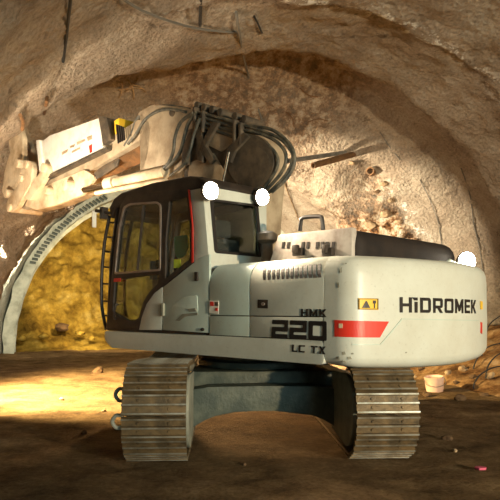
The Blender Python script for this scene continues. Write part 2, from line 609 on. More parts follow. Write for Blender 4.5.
# ---- undercarriage (own heading)
UY = R(92.6 - 135)
GA = 1.07          # half gauge
SW = 0.29          # half shoe width
RI = 0.425         # radius of the shoe line
ZI = 0.470         # height of the idler axle
XI = 1.74
NSH = 49
per = 4 * XI + 2 * PI * RI
def track_pos(s):
    """position along the track loop -> x, z, angle of the outward normal"""
    s %= per
    if s < 2 * XI:                        # bottom run
        return (-XI + s, ZI - RI, -PI / 2)
    s -= 2 * XI
    if s < PI * RI:
        a = -PI / 2 + s / RI
        return (XI + RI * math.cos(a), ZI + RI * math.sin(a), a)
    s -= PI * RI
    if s < 2 * XI:
        sag = 0.07 * math.sin(PI * min(1, s / (2 * XI))) ** 2
        return (XI - s, ZI + RI - sag, PI / 2)
    s -= 2 * XI
    a = PI / 2 + s / RI
    return (-XI + RI * math.cos(a), ZI + RI * math.sin(a), a)
# one shoe: local x along the track, y across, z outward
bm = B()
pt = per / NSH
box(bm, -pt * .485, pt * .485, -SW, SW, -0.012, 0.012, 0)
for gx in (-pt * .42, 0.0, pt * .42):
    v = box(bm, gx - .011, gx + .011, -SW, SW, 0.012, 0.038, 0)
    box(bm, gx - .007, gx + .007, -SW, SW, 0.038, 0.043, 1)
for by in (-.14, .14):
    cyl(bm, (-.04, by, .012), (-.04, by, .024), .014, n=6)
    cyl(bm, (.04, by, .012), (.04, by, .024), .014, n=6)
bmesh.ops.recalc_face_normals(bm, faces=bm.faces)
shoe_me = bpy.data.meshes.new('track_shoe')
bm.to_mesh(shoe_me); bm.free()
shoe_me.materials.append(M['steel']); shoe_me.materials.append(M['steel_edge'])
for sgn in (1, -1):
    # chain links
    bm = B()
    for i in range(NSH):
        x, z, a = track_pos(i * pt)
        n = Vector((math.cos(a), 0, math.sin(a))); tdir = Vector((-math.sin(a), 0, math.cos(a)))
        for yy in (-.09, .09):
            c = Vector((x, sgn * GA + yy, z)) - n * .055
            q = []
            for du, dv in ((-.1, -.035), (.1, -.035), (.1, .04), (-.1, .04)):
                q.append((du, dv))
            A = [bm.verts.new(c + tdir * du + n * dv + Vector((0, -.02, 0))) for du, dv in q]
            Bq = [bm.verts.new(c + tdir * du + n * dv + Vector((0, .02, 0))) for du, dv in q]
            bm.faces.new(A); bm.faces.new(Bq[::-1])
            for k in range(4): bm.faces.new((A[k], Bq[k], Bq[(k + 1) % 4], A[(k + 1) % 4]))
    for i in range(NSH):
        x, z, a = track_pos(i * pt)
        c = Vector((x, sgn * GA, z)) - Vector((math.cos(a), 0, math.sin(a))) * .055
        cyl(bm, c - Vector((0, .10, 0)), c + Vector((0, .10, 0)), .028, n=8)
    ch = finish(bm, 'track_chain', M['steel'], EX)
    ch.rotation_euler = (0, 0, UY)
    for i in range(NSH):
        x, z, a = track_pos(i * pt)
        n = Vector((math.cos(a), 0, math.sin(a)))
        sh = bpy.data.objects.new('track_shoe', shoe_me)
        COL.objects.link(sh)
        sh.parent = ch
        zax = n; yax = Vector((0, 1, 0)); xax = yax.cross(zax)
        mm = Matrix((xax, yax, zax)).transposed().to_4x4()
        mm.translation = Vector((x, sgn * GA, z))
        sh.matrix_local = mm
    # frame
    bm = B()
    prism(bm, [(-1.35, .22), (1.35, .22), (1.5, .40), (1.35, .66), (-1.3, .66), (-1.5, .45)], xz, sgn * GA - .13, sgn * GA + .13)
    fr = finish(bm, 'track_frame', M['under'], EX, bevel=.03)
    fr.rotation_euler = (0, 0, UY)
    for nm, xx in (('idler', -XI), ('sprocket', XI)):
        bm = B()
        for a_, b_, r_ in ((-.22, .22, .33), (-.25, -.18, .27), (.18, .25, .27)):
            cyl(bm, (xx, sgn * GA + a_, ZI), (xx, sgn * GA + b_, ZI), r_, n=36)
        cyl(bm, (xx, sgn * GA - .30, ZI), (xx, sgn * GA + .30, ZI), .10, n=20)
        finish(bm, nm, M['under_pale'], fr, bevel=.012)
    # side cover plate round the idler, seen on the inner flank
    bm = B()
    pl = [(-XI + .355 * math.cos(R(a)), ZI + .355 * math.sin(R(a))) for a in range(80, 281, 10)] + [(-1.0, .15), (-1.0, .78)]
    for yy in (sgn * GA - sgn * .29, ):
        prism(bm, pl, xz, yy - .02, yy + .02)
    finish(bm, 'idler_guard', M['under_pale'], fr, bevel=.008)
    for k in range(7):
        bm = B()
        xx = -1.2 + .4 * k
        cyl(bm, (xx, sgn * GA - .17, .19), (xx, sgn * GA + .17, .19), .085, n=18)
        finish(bm, 'track_roller', M['under'], fr, bevel=.01)
# shackles on the outer edge of the left track
for zz, a0 in ((.66, -1.98), (.44, -2.14)):
    bm = B()
    yy = GA + SW
    pts = [(a0, yy - .01, zz - .05), (a0, yy + .05, zz - .055), (a0, yy + .085, zz), (a0, yy + .05, zz + .055), (a0, yy - .01, zz + .05)]
    tube(bm, pts, .018, 8)
    s_ = finish(bm, 'shackle', M['under_pale'], EX, smooth=True)
    s_.rotation_euler = (0, 0, UY)
# cross beam and centre casting
bm = B()
arch = []
for i in range(17):
    t = -1 + 2 * i / 16
    arch.append((t * .84, .36 - .23 * abs(t) ** 3.2))
pf = [(-.84, .58), (-.60, .62), (0, .63), (.60, .62), (.84, .58)] + [(a, b_) for a, b_ in reversed(arch)]
prism(bm, pf, lambda u, v, t: (t, u, v), -1.15, -.72)
cb = finish(bm, 'cross_beam', M['under'], EX, bevel=.02)
cb.rotation_euler = (0, 0, UY)
bm = B()
prism(bm, pf, lambda u, v, t: (t, u, v), .72, 1.15)
cb = finish(bm, 'cross_beam', M['under'], EX, bevel=.02)
cb.rotation_euler = (0, 0, UY)
bm = B()
box(bm, -.85, .85, -.8, .8, .45, .76)
cyl(bm, (0, 0, .76), (0, 0, .84), .75, n=40)
cc = finish(bm, 'centre_casting', M['under'], EX, bevel=.03)
cc.rotation_euler = (0, 0, UY)
bm = B()
cyl(bm, (0, 0, .84), (0, 0, .90), .66, n=48)
cyl(bm, (0, 0, .90), (0, 0, .975), .72, n=48)
finish(bm, 'swing_bearing', M['steel'], EX, bevel=.008)

for o_ in EX.children:
    if abs(o_.rotation_euler.z - UY) < 1e-4:
        o_.location = (-.10 * C45 - .22 * C45, -.10 * C45 + .22 * C45, 0)

# ---- platform (skirt)
YS = 1.35
bm = B()
prism(bm, rounded([(-2.27, .965), (1.16, .965), (1.33, 1.06), (1.33, 1.178), (-2.27, 1.178)], .05), xz, 1.05, YS)
prism(bm, rounded([(-2.27, .965), (1.16, .965), (1.33, 1.06), (1.33, 1.178), (-2.27, 1.178)], .05), xz, -YS, -1.05)
pltf = finish(bm, 'side_skirt', M['white'], EX, bevel=.025)
bm = B()
box(bm, -2.27, 1.2, -1.08, 1.08, .98, 1.16)
finish(bm, 'platform', M['dark'], EX)

# ---- body core behind the panels
bm = B()
prism(bm, [(1.325, 1.17), (1.325, 1.76), (1.24, 1.90), (1.10, 1.93), (-1.10, 1.93), (-1.24, 1.90), (-1.325, 1.76), (-1.325, 1.17)], yz, -2.265, -.66)
box(bm, -.66, .62, -1.30, -.40, 1.17, 1.85)
core = finish(bm, 'engine_bay', M['dark'], EX, bevel=.0)

# curved panel skin: cross-section of the hood side
HOOD = [(1.35, 1.185), (1.35, 1.70)] + [(1.35 - .20 * (1 - math.cos(R(a))), 1.70 + .24 * math.sin(R(a))) for a in range(12, 91, 13)] + [(1.0, 1.945), (.6, 1.95)]
def hood_panel(name, x0, x1, z0, z1, m, vents=None):
    sec = [(y, z) for y, z in HOOD if z0 - 1e-6 <= z <= z1 + 1e-6]
    if not sec or sec[0][1] > z0: sec = [(1.35, z0)] + sec
    if sec[-1][1] < z1 and z1 < 1.70: sec = sec + [(1.35, z1)]
    bm = B()
    for i in range(len(sec) - 1):
        (y0, za), (y1, zb) = sec[i], sec[i + 1]
    outer = sec
    inner = [(y - .022, z - (.012 if z > 1.7 else 0)) for y, z in sec]
    prism(bm, outer + inner[::-1], yz, x0, x1)
    return finish(bm, name, m, EX, bevel=.005, angle=30)
xa = side(209, 300)[0]; xb = side(249.5, 300)[0]; xc = side(329, 300)[0]; x_h = side(160, 300)[0]
g = .007
hood_a = hood_panel('hood_panel', xb + g, xa - g, 1.395, 2.0, M['cool_lit_white'])
hood_b = hood_panel('hood_panel', -2.268, xb - g, 1.395, 2.0, M['white'])
low_a = hood_panel('lower_panel', xb + g, xa - g, 1.186, 1.386, M['cool_lit_white'])
low_b = hood_panel('lower_panel', -2.268, xb - g, 1.186, 1.386, M['white'])
# louvre slots in the hood
def hood_surf(x, z, off=0.0):
    """z may run past the shoulder: treat as arc length above 1.70"""
    if z <= 1.70:
        return (x, 1.35 + off, z)
    a = min(1.45, (z - 1.70) / .22)
    return (x, 1.35 - .20 * (1 - math.cos(a)) + off * math.cos(a), 1.70 + .24 * math.sin(a) + off * math.sin(a))
for k in range(13):
    px0 = 263 + 4.6 * k
    xk = side(px0, 269)[0]
    bm = B()
    lo = [hood_surf(xk + .045 * q - .02, 1.735 + .13 * q, .004) for q in (0, .25, .5, .75, 1)]
    hw = .017
    A = [bm.verts.new((p[0] - hw, p[1], p[2])) for p in lo] + [bm.verts.new((p[0] + hw, p[1], p[2])) for p in reversed(lo)]
    n = len(lo)
    for i in range(n - 1):
        bm.faces.new((A[i], A[i + 1], A[2 * n - 2 - i], A[2 * n - 1 - i]))
    bmesh.ops.solidify(bm, geom=bm.faces[:], thickness=.006)
    finish(bm, 'louvre_slot', M['black'], hood_b)

# side panel beside the cab, with its access pocket
def sidepoly(pl, y=YS):
    return [side(px, py, y) for px, py in pl]
def flat(y):
    return lambda u, v, t: (u, y + t, v)
pan = plate('rear_cab_panel', [sidepoly([(163, 287), (194, 262), (199, 258), (209, 254), (208.4, 333), (162, 330)])], .03, flat(YS - .02), M['cool_lit_white'], EX, bevel=.006)
pk = rounded(sidepoly([(168, 321), (173, 305), (184, 297), (197, 295), (198, 312), (184, 314), (177, 321)]), .03)
plate('access_pocket', [pk], .008, flat(YS - .001), M['cool_lit_white'], pan, bevel=.003)
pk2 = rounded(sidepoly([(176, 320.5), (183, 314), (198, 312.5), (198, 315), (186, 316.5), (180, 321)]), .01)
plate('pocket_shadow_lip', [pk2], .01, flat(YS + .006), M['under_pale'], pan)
lt = rounded(sidepoly([(188, 309), (196, 308), (197, 311.5), (190, 312)]), .01)
plate('latch', [lt], .012, flat(YS + .006), M['under_pale'], pan)
hd = rounded(sidepoly([(195.3, 272), (198.2, 272), (198.2, 281), (195.3, 281)]), .01)
plate('grip', [hd], .02, flat(YS + .004), M['dark'], pan, bevel=.004)
hg = rounded(sidepoly([(161.8, 303), (164.4, 303), (164.4, 316), (161.8, 316)]), .01)
plate('hinge', [hg], .03, flat(YS + .006), M['under_pale'], pan, bevel=.004)
kn = [side(202.5 + 1.6 * math.cos(a * PI / 6), 329.5 + 1.6 * math.sin(a * PI / 6)) for a in range(12)]
plate('lock', [kn], .014, flat(YS + .002), M['dark'], pan)

# lettering on the side -------------------------------------------------------
def glyph(ch, s=.22):
    """blocky outlines on a 1-high grid -> (width, [loops])"""
    if ch == 'H': return .95, [[(0, 0), (s, 0), (s, .40), (.95 - s, .40), (.95 - s, 0), (.95, 0), (.95, 1), (.95 - s, 1), (.95 - s, .60), (s, .60), (s, 1), (0, 1)]]
    if ch == 'M': return 1.1, [[(0, 0), (s, 0), (s, .62), (.47, .12), (.63, .12), (1.1 - s, .62), (1.1 - s, 0), (1.1, 0), (1.1, 1), (.88, 1), (.55, .48), (.22, 1), (0, 1)]]
    if ch == 'K': return .95, [[(0, 0), (s, 0), (s, .40), (.36, .40), (.68, 0), (.97, 0), (.55, .52), (.95, 1), (.66, 1), (.36, .62), (s, .62), (s, 1), (0, 1)]]
    if ch == 'L': return .8, [[(0, 0), (.8, 0), (.8, .2), (s, .2), (s, 1), (0, 1)]]
    if ch == 'C': return .9, [rounded([(0, 0), (.9, 0), (.9, .2), (s, .2), (s, .8), (.9, .8), (.9, 1), (0, 1)], .08, 2)]
    if ch == 'T': return .9, [[(.34, 0), (.56, 0), (.56, .8), (.9, .8), (.9, 1), (0, 1), (0, .8), (.34, .8)]]
    if ch == 'X': return .95, [[(0, 0), (.27, 0), (.475, .34), (.68, 0), (.95, 0), (.62, .5), (.95, 1), (.68, 1), (.475, .66), (.27, 1), (0, 1), (.33, .5)]]
    if ch == 'I': return .24, [[(0, 0), (.24, 0), (.24, .72), (0, .72)], [(-.22, 1), (-.02, .80), (.24, .80), (.24, 1)]]
    if ch == 'D': return .95, [[(0, 0), (.76, 0), (.90, .06), (.95, .2), (.95, .8), (.90, .94), (.76, 1), (0, 1)], [(s, .2), (.95 - s, .2), (.95 - s, .8), (s, .8)]]
    if ch == 'O': return 1.0, [rounded([(0, 0), (1.0, 0), (1.0, 1), (0, 1)], .16, 3), rounded([(s, .2), (1.0 - s, .2), (1.0 - s, .8), (s, .8)], .06, 2)]
    if ch == 'R': return .95, [[(0, 0), (s, 0), (s, .30), (.42, .30), (.68, 0), (.97, 0), (.70, .32), (.90, .36), (.95, .46), (.95, .88), (.85, 1), (0, 1)], [(s, .50), (.73, .50), (.73, .80), (s, .80)]]
    if ch == 'E': return .85, [[(0, 0), (.85, 0), (.85, .2), (s, .2), (s, .41), (.80, .41), (.80, .6), (s, .6), (s, .8), (.85, .8), (.85, 1), (0, 1)]]
    if ch == '2': return 1.55, [rounded([(0, 0), (1.55, 0), (1.55, .24), (.36, .24), (.36, .38), (1.55, .38), (1.55, 1), (0, 1), (0, .76), (1.2, .76), (1.2, .62), (0, .62)], .07, 2)]
    if ch == '0': return 1.55, [rounded([(0, 0), (1.55, 0), (1.55, 1), (0, 1)], .12, 3), rounded([(.36, .24), (1.19, .24), (1.19, .76), (.36, .76)], .05, 2)]
    return .45, []
def lettering(text, mapf, gap, m, parent, name, s=.22):
    tot = 0
    for i, ch in enumerate(text):
        tot += glyph(ch, s)[0] + (gap if i else 0)
    x = 0
    for ch in text:
        wd, loops = glyph(ch, s)
        if loops:
            sets = [loops] if ch != 'I' else [[loops[0]], [loops[1]]]
            bms = bmesh.new()
            for ls in sets:
                me = plate_mesh(ls, .004)
                bms.from_mesh(me)
                bpy.data.meshes.remove(me)
            for v in bms.verts:
                v.co = mapf((x + v.co.x) / tot, v.co.y, v.co.z)
            finish(bms, name, m, parent)
        x += wd + gap
def side_text(text, tl, tr, bl, br, gap, m, parent, name, y=YS):
    TL, TR, BL, BR = side(*tl, y), side(*tr, y), side(*bl, y), side(*br, y)
    def f(u, v, t):
        x = (BL[0] * (1 - u) + BR[0] * u) * (1 - v) + (TL[0] * (1 - u) + TR[0] * u) * v
        z = (BL[1] * (1 - u) + BR[1] * u) * (1 - v) + (TL[1] * (1 - u) + TR[1] * u) * v
        return (x, y + .003 + t, z)
    lettering(text, f, gap, m, parent, name, .25)
side_text('HMK', (301.5, 308.8), (326.5, 309.3), (301.5, 316.6), (326.5, 317.0), .24, M['black'], hood_b, 'model_letter')
side_text('220', (272.5, 319.7), (327, 321.3), (271.5, 338), (327, 341), .16, M['black'], low_b, 'model_number')
side_text('LC TX', (292.5, 344.5), (326, 346.6), (292, 351.6), (325.5, 354.3), .22, M['black'], pltf, 'model_letter')
# lock square, small decals
def side_decal(name, pl, m, parent, y=YS, t=.006):
    return plate(name, [sidepoly(pl, y)], t, flat(y + .003), m, parent)
side_decal('lock_plate', [(258, 299.5), (268, 299.8), (268, 308.5), (258, 308)], M['dark'], hood_b)
kn = [side(263 + 1.7 * math.cos(a * PI / 6), 304 + 1.7 * math.sin(a * PI / 6), 1.36) for a in range(12)]
plate('lock_barrel', [kn], .01, flat(1.36), M['grey_frame'], hood_b)
side_decal('decal', [(209.8, 300.5), (219, 300.8), (218.6, 314), (209.6, 313)], M['guard'], hood_a)
side_decal('decal_mark', [(210.5, 301.5), (213.6, 301.6), (213.6, 306), (210.5, 305.9)], M['red'], hood_a, y=1.355)
side_decal('decal_mark', [(215.3, 302), (218.3, 302), (218.3, 306), (215.3, 305.9)], M['arm_dark'], hood_a, y=1.355)
side_decal('decal_mark', [(215.6, 308), (218, 308), (218, 311), (215.6, 311)], M['red'], hood_a, y=1.355)

# ---- counterweight: plan outline swept up, bulging tail
def cw_plan():
    pts = []
    RT = 2.88
    cx = 0.0
    r = .22
    # fillet between the line y = YS and the tail circle of radius RT
    cy = YS - r
    fx = -math.sqrt((RT - r) ** 2 - cy ** 2)
    a0 = PI / 2
    a1 = math.atan2(cy, fx)
    pts.append((-2.274, YS))
    for i in range(9):
        a = a0 + (a1 - a0) * i / 8
        pts.append((fx + r * math.cos(a), cy + r * math.sin(a)))
    for i in range(1, 41):
        a = a1 + (2 * PI - 2 * a1) * i / 40
        pts.append((RT * math.cos(a), RT * math.sin(a)))
    for i in range(1, 9):
        a = -a1 + (-a0 + a1) * i / 8
        pts.append((fx + r * math.cos(a), -cy + r * math.sin(a)))
    pts.append((-2.274, -YS))
    return [Vector((p[0], p[1])) for p in pts]
PLAN = cw_plan()
PN = []
for i, p in enumerate(PLAN):
    a = PLAN[max(0, i - 1)]; b_ = PLAN[min(len(PLAN) - 1, i + 1)]
    d = (b_ - a).normalized()
    PN.append(Vector((d.y, -d.x)) if Vector((d.y, -d.x)).dot(p - Vector((-1.5, 0))) > 0 else Vector((-d.y, d.x)))
PN[0] = Vector((0, 1)); PN[-1] = Vector((0, -1))
SLEN = [0.0]
for a, b_ in zip(PLAN, PLAN[1:]): SLEN.append(SLEN[-1] + (b_ - a).length)
def cw_at(s, z, off=0.0):
    for i in range(len(PLAN) - 1):
        if s <= SLEN[i + 1] or i == len(PLAN) - 2:
            t = (s - SLEN[i]) / (SLEN[i + 1] - SLEN[i])
            p = PLAN[i].lerp(PLAN[i + 1], t)
            n = PN[i].lerp(PN[i + 1], t).normalized()
            q = p + n * off
            return (q.x, q.y, z)
def cw_hit(px, py):
    m = (px - 250) / F
    best = None
    for i in range(len(PLAN) - 1):
        vals = []
        for p in (PLAN[i], PLAN[i + 1]):
            X = -C45 * p.x - C45 * p.y
            D = SWING + C45 * p.x - C45 * p.y
            vals.append((X - m * D, D))
        if vals[0][0] * vals[1][0] <= 0 and vals[0][0] != vals[1][0]:
            t = vals[0][0] / (vals[0][0] - vals[1][0])
            D = vals[0][1] + (vals[1][1] - vals[0][1]) * t
            if best is None or D < best[0]:
                best = (D, SLEN[i] + t * (SLEN[i + 1] - SLEN[i]))
    D, s = best
    return s, EYE - (py - HZ) / F * D
bm = B()
ZB, ZT = .915, 1.925
lev = [(ZB, -.10), (ZB + .02, -.05), (ZB + .06, -.015), (ZB + .11, 0), (1.30, .004), (1.46, .0), (1.75, -.004), (ZT - .10, -.012), (ZT - .05, -.03), (ZT - .015, -.065), (ZT, -.12)]
rows = []
mid_s = SLEN[-1] / 2
for z, off in lev:
    row = []
    for i, (p, n) in enumerate(zip(PLAN, PN)):
        q = p + n * off
        if i in (0, len(PLAN) - 1): q = Vector((-2.274, q.y))
        f = math.cos((SLEN[i] - mid_s) / mid_s * PI / 2)
        zz = z
        if z < 1.1: zz = z + .05 * (1 - f) * (1 - (z - ZB) / .2)
        row.append(bm.verts.new((q.x, q.y, zz)))
    rows.append(row)
for a, b_ in zip(rows, rows[1:]):
    for i in range(len(a) - 1):
        bm.faces.new((a[i], a[i + 1], b_[i + 1], b_[i]))
    bm.faces.new((a[-1], a[0], b_[0], b_[-1]))
f1 = bm.faces.new(rows[0][::-1]); f2 = bm.faces.new(rows[-1])
bmesh.ops.triangulate(bm, faces=[f1, f2])
cw = finish(bm, 'counterweight', M['white'], EX, smooth=True, angle=35)
def cw_decal(name, pl, m, nu=14, nv=3, off=.004, t=.004, parent=None):
    """quad decal, corners tl tr br bl in pixels, laid on the curved tail"""
    TL, TR, BR, BL = [cw_hit(*p) for p in pl]
    bm = B()
    g_ = []
    for layer in (off, off + t):
        rows = []
        for j in range(nv + 1):
            v = j / nv
            row = []
            for i in range(nu + 1):
                u = i / nu
                s = (TL[0] * (1 - u) + TR[0] * u) * (1 - v) + (BL[0] * (1 - u) + BR[0] * u) * v
                z = (TL[1] * (1 - u) + TR[1] * u) * (1 - v) + (BL[1] * (1 - u) + BR[1] * u) * v
                row.append(bm.verts.new(cw_at(s, z, layer)))
            rows.append(row)
        g_.append(rows)
    for rows in g_:
        for a, b_ in zip(rows, rows[1:]):
            for i in range(nu): bm.faces.new((a[i], a[i + 1], b_[i + 1], b_[i]))
    A, C = g_
    for i in range(nu):
        bm.faces.new((A[0][i], A[0][i + 1], C[0][i + 1], C[0][i])); bm.faces.new((A[-1][i], A[-1][i + 1], C[-1][i + 1], C[-1][i]))
    for j in range(nv):
        bm.faces.new((A[j][0], A[j + 1][0], C[j + 1][0], C[j][0])); bm.faces.new((A[j][-1], A[j + 1][-1], C[j + 1][-1], C[j][-1]))
    return finish(bm, name, m, parent or cw)
cw_decal('red_stripe', [(335, 320), (388.5, 321.5), (379.5, 337.5), (335, 336.5)], M['red'], 20)
cw_decal('reflector', [(339.5, 323.5), (343, 323.5), (343, 328), (339.5, 328)], M['arm_pale'], 3, 2, .009)
wl = cw_decal('warning_label', [(358, 298), (378, 298.5), (378, 310), (358, 309.5)], M['yellow'], 6)
def ring_decal(name, quad, m, th=.9):
    (x0, y0), (x1, y1) = quad
    for a in ([(x0, y0), (x1, y0), (x1, y0 + th), (x0, y0 + th)], [(x0, y1 - th), (x1, y1 - th), (x1, y1), (x0, y1)], [(x0, y0), (x0 + th, y0), (x0 + th, y1), (x0, y1)], [(x1 - th, y0), (x1, y0), (x1, y1), (x1 - th, y1)]):
        cw_decal(name, a, m, 4, 1, .009)
ring_decal('label_border', ((358.4, 298.6), (377.6, 309.4)), M['stone_dark'], .7)
cw_decal('label_symbol', [(365.2, 301), (366.2, 301), (369.5, 308), (361.5, 308)], M['black'], 3, 2, .009)
cw_decal('label_symbol', [(372.3, 300.5), (375.2, 300.5), (375.2, 303.5), (372.3, 303.5)], M['black'], 3, 2, .009)
cw_decal('label_symbol', [(373.3, 303), (374.3, 303), (374.3, 308.2), (373.3, 308.2)], M['black'], 2, 2, .009)
# shallow swage line across the tail
for a, b_, c, d in (((379.5, 344.5), (401, 318.8), (402.5, 318.8), (381, 344.5)), ((401, 318.4), (478, 320), (478, 321), (401, 319.4)), ((352, 344), (380.5, 344), (380.5, 345), (352, 345))):
    cw_decal('swage_line', [a, b_, c, d], M['cool_lit_white'], 16, 1, .002, .007)
def cw_text(text, tl, tr, bl, br, gap, m, name):
    TL, TR, BL, BR = cw_hit(*tl), cw_hit(*tr), cw_hit(*bl), cw_hit(*br)
    def f(u, v, t):
        # u measured in pixels across the tail, so the spacing follows the curve
        s = (BL[0] * (1 - u) + BR[0] * u) * (1 - v) + (TL[0] * (1 - u) + TR[0] * u) * v
        z = (BL[1] * (1 - u) + BR[1] * u) * (1 - v) + (TL[1] * (1 - u) + TR[1] * u) * v
        return cw_at(s, z, .005 + t)
    lettering(text, f, gap, m, cw, name)
cw_text('HIDROMEK', (399.5, 297), (475.5, 300), (399.5, 312.5), (475.5, 313.5), .24, M['black'], 'brand_letter')
cw_decal('side_reflector', [(480, 301), (482, 301.5), (482, 309.5), (480, 309)], M['yellow'], 2, 2)
cw_decal('side_reflector', [(480, 322), (481.6, 322.5), (481.6, 334), (480, 333)], M['red'], 2, 2)

for k_, (px, py, a_, b_) in enumerate(((341, 268, 1, 5), (345, 263, 2, 1), (342, 352, 4, 3), (347, 357, 5, 2.5), (343, 361, 3, 2), (351, 353, 3, 1.5), (338, 357, 2, 3), (338, 283, 1.2, 5), (405, 352, 2, 1.2))):
    cw_decal('paint_chip', [(px, py), (px + a_ * .7, py - b_ * .2), (px + a_, py + b_ * .8), (px + a_ * .2, py + b_)], M['under_pale'], 3, 2, .001, .003)

# ---- engine cover
bm = B()
ZC0, ZC1 = 1.90, 2.215
rows = []
for z, ins in ((ZC0, 0), (2.06, 0), (2.12, .012), (2.165, .035), (2.195, .07), (2.21, .115), (ZC1, .17)):
    ring = rounded([(-2.33 + ins, .90 - ins * .3), (-1.32, .90 - ins * .3), (-1.32, -1.10 + ins * 1.4), (-2.33 + ins, -1.10 + ins * 1.4)], .15, 5)
    rows.append([bm.verts.new((u, v, z)) for u, v in ring])
for q, w2 in zip(rows, rows[1:]):
    for i in range(len(q)):
        bm.faces.new((q[i], q[(i + 1) % len(q)], w2[(i + 1) % len(q)], w2[i]))
bm.faces.new(rows[0][::-1]); bm.faces.new(rows[-1])
ec = finish(bm, 'engine_cover', M['cover'], EX, smooth=True, angle=50)
bm = B()
prism(bm, [(-2.27, 1.92), (-1.20, 1.92), (-1.34, 2.235), (-2.27, 2.225)], xz, .84, .93)
M['dusty'] = mat('dusty grey plate', (0.46, 0.42, 0.38), (0.24, 0.19, 0.16), 4, 0.6)
ecs = finish(bm, 'slotted_side_plate', M['dusty'], EX, bevel=.025)
for px in (283.5, 288.5, 303, 308, 317.5, 322.5, 327, 333.5):
    (x0, z0) = side(px, 245, .93)
    bm = B()
    prism(bm, [(x0 - .012, z0 - .035), (x0 + .022, z0 - .035), (x0 + .012, z0 + .03), (x0 - .022, z0 + .03)], xz, .925, .937)
    finish(bm, 'slot', M['black'], ecs)
for px in (299, 329):
    x0, z0 = side(px, 251, .95)
    bm = B()
    box(bm, x0 - .06, x0 + .06, .93, .99, z0 - .05, z0 + .03)
    box(bm, x0 - .02, x0 + .04, .96, 1.02, z0 - .02, z0 + .06)
    finish(bm, 'cover_latch', M['dark'], ecs, bevel=.012)
bm = B()
a = [side(px, py, .6) for px, py in ((300, 231), (301, 221), (304, 217.5), (319, 216.5), (322, 219), (323, 230))]
tube(bm, [(x, .6, z) for x, z in a], .022, 8, 4)
finish(bm, 'cover_handrail', M['black'], EX, smooth=True)
# air pre-cleaner
bm = B()
x0 = side(267, 245, .62)[0]
zt = side(267, 231.5, .62)[1]
cyl(bm, (x0, .62, 1.9), (x0, .62, zt - .12), .065, n=20)
cyl(bm, (x0, .62, zt - .14), (x0, .62, zt - .10), .07, .115, n=24)
cyl(bm, (x0, .62, zt - .10), (x0, .62, zt - .03), .115, n=24)
cyl(bm, (x0, .62, zt - .03), (x0, .62, zt), .115, .07, n=24)
finish(bm, 'air_precleaner', M['arm_dark'], EX, bevel=.006)

# ---- cab
CX0, CX1 = -.62, 1.30
CY0, CY1 = .36, 1.335
cab = None
# near side wall: white rear quarter
qp = sidepoly([(190.5, 190), (203, 187.5), (209, 256), (199.5, 259), (194, 263), (193.6, 250), (193.5, 225)], CY1)
bm = B()
floor_pts = [(CX0, 1.185), (CX1, 1.185), (CX1, 1.235), (CX0, 1.235)]
prism(bm, floor_pts, xz, CY0, CY1)
cab = finish(bm, 'cab', M['dark'], EX)
plate('rear_quarter_panel', [qp], .05, flat(CY1 - .02), M['white'], cab, bevel=.006)
# white lower corner panel that sweeps from the door sill up to the quarter panel
lp = sidepoly([(139.5, 330), (142, 318), (147, 304), (155, 293), (163, 287), (162.2, 330)], CY1)
plate('door_sill_panel', [lp], .05, flat(CY1 - .015), M['white'], cab, bevel=.008)
# door frame, dark, with the window openings cut out
door_out = sidepoly([(107, 328), (110, 300), (113, 270), (117, 230), (121, 206), (127, 196), (137, 193), (190.5, 189.5), (193.3, 225), (193.5, 262), (164, 286), (155, 293), (147, 304), (142, 318), (139.8, 328)], CY1)
win = rounded(sidepoly([(116.5, 272.5), (121, 228), (125.5, 209), (131, 205.5), (157, 203.5), (161, 206), (160.5, 269)], CY1), .03)
lower = rounded(sidepoly([(113.5, 312), (115.5, 280), (160, 274), (159, 284), (151, 291), (144, 302), (139.5, 318), (131, 322)], CY1), .03)
quarter = rounded(sidepoly([(170, 201), (188, 197), (190.5, 225), (190.5, 259), (166, 279), (166.5, 240)], CY1), .02)
plate('door', [door_out, win, lower, quarter], .05, flat(CY1 - .012), M['dark'], cab, bevel=.006)
fo = rounded(sidepoly([(115.5, 274.5), (120, 227), (124.5, 207), (130.5, 203.5), (158, 201.5), (162.5, 205), (161.6, 271)], CY1), .035)
plate('window_frame', [fo, win], .03, flat(CY1 + .006), M['grey_frame'], cab, bevel=.004)
bm = B()
a_, b_ = side(143.5, 205, CY1), side(137.5, 270, CY1)
tube(bm, [(a_[0], CY1, a_[1]), (b_[0], CY1, b_[1])], .016, 6, smooth=False)
finish(bm, 'window_divider', M['dark'], cab)
plate('side_window', [win], .006, flat(CY1 - .012), M['glass'], cab)
plate('lower_window', [lower], .006, flat(CY1 - .012), M['glass'], cab)
plate('quarter_window', [quarter], .006, flat(CY1 - .012), M['glass'], cab)
rl = sidepoly([(189.6, 190), (191, 190), (194.6, 226), (194.8, 262), (193.2, 263.5), (193.4, 226)], CY1)
plate('red_seal', [rl], .01, flat(CY1 + .02), M['red'], cab)
# door handle and step parts
bm = B()
a_ = side(114.5, 318, CY1 + .03); b_ = side(116.5, 305, CY1 + .03)
tube(bm, [(a_[0], CY1, a_[1]), (a_[0], CY1 + .04, a_[1]), (b_[0], CY1 + .04, b_[1]), (b_[0], CY1, b_[1])], .014, 8, 3)
finish(bm, 'door_handle', M['black'], cab, smooth=True)
side_decal('door_sticker', [(114.3, 278.5), (121, 278), (121, 281.5), (114, 282)], M['red'], cab, CY1 + .015)
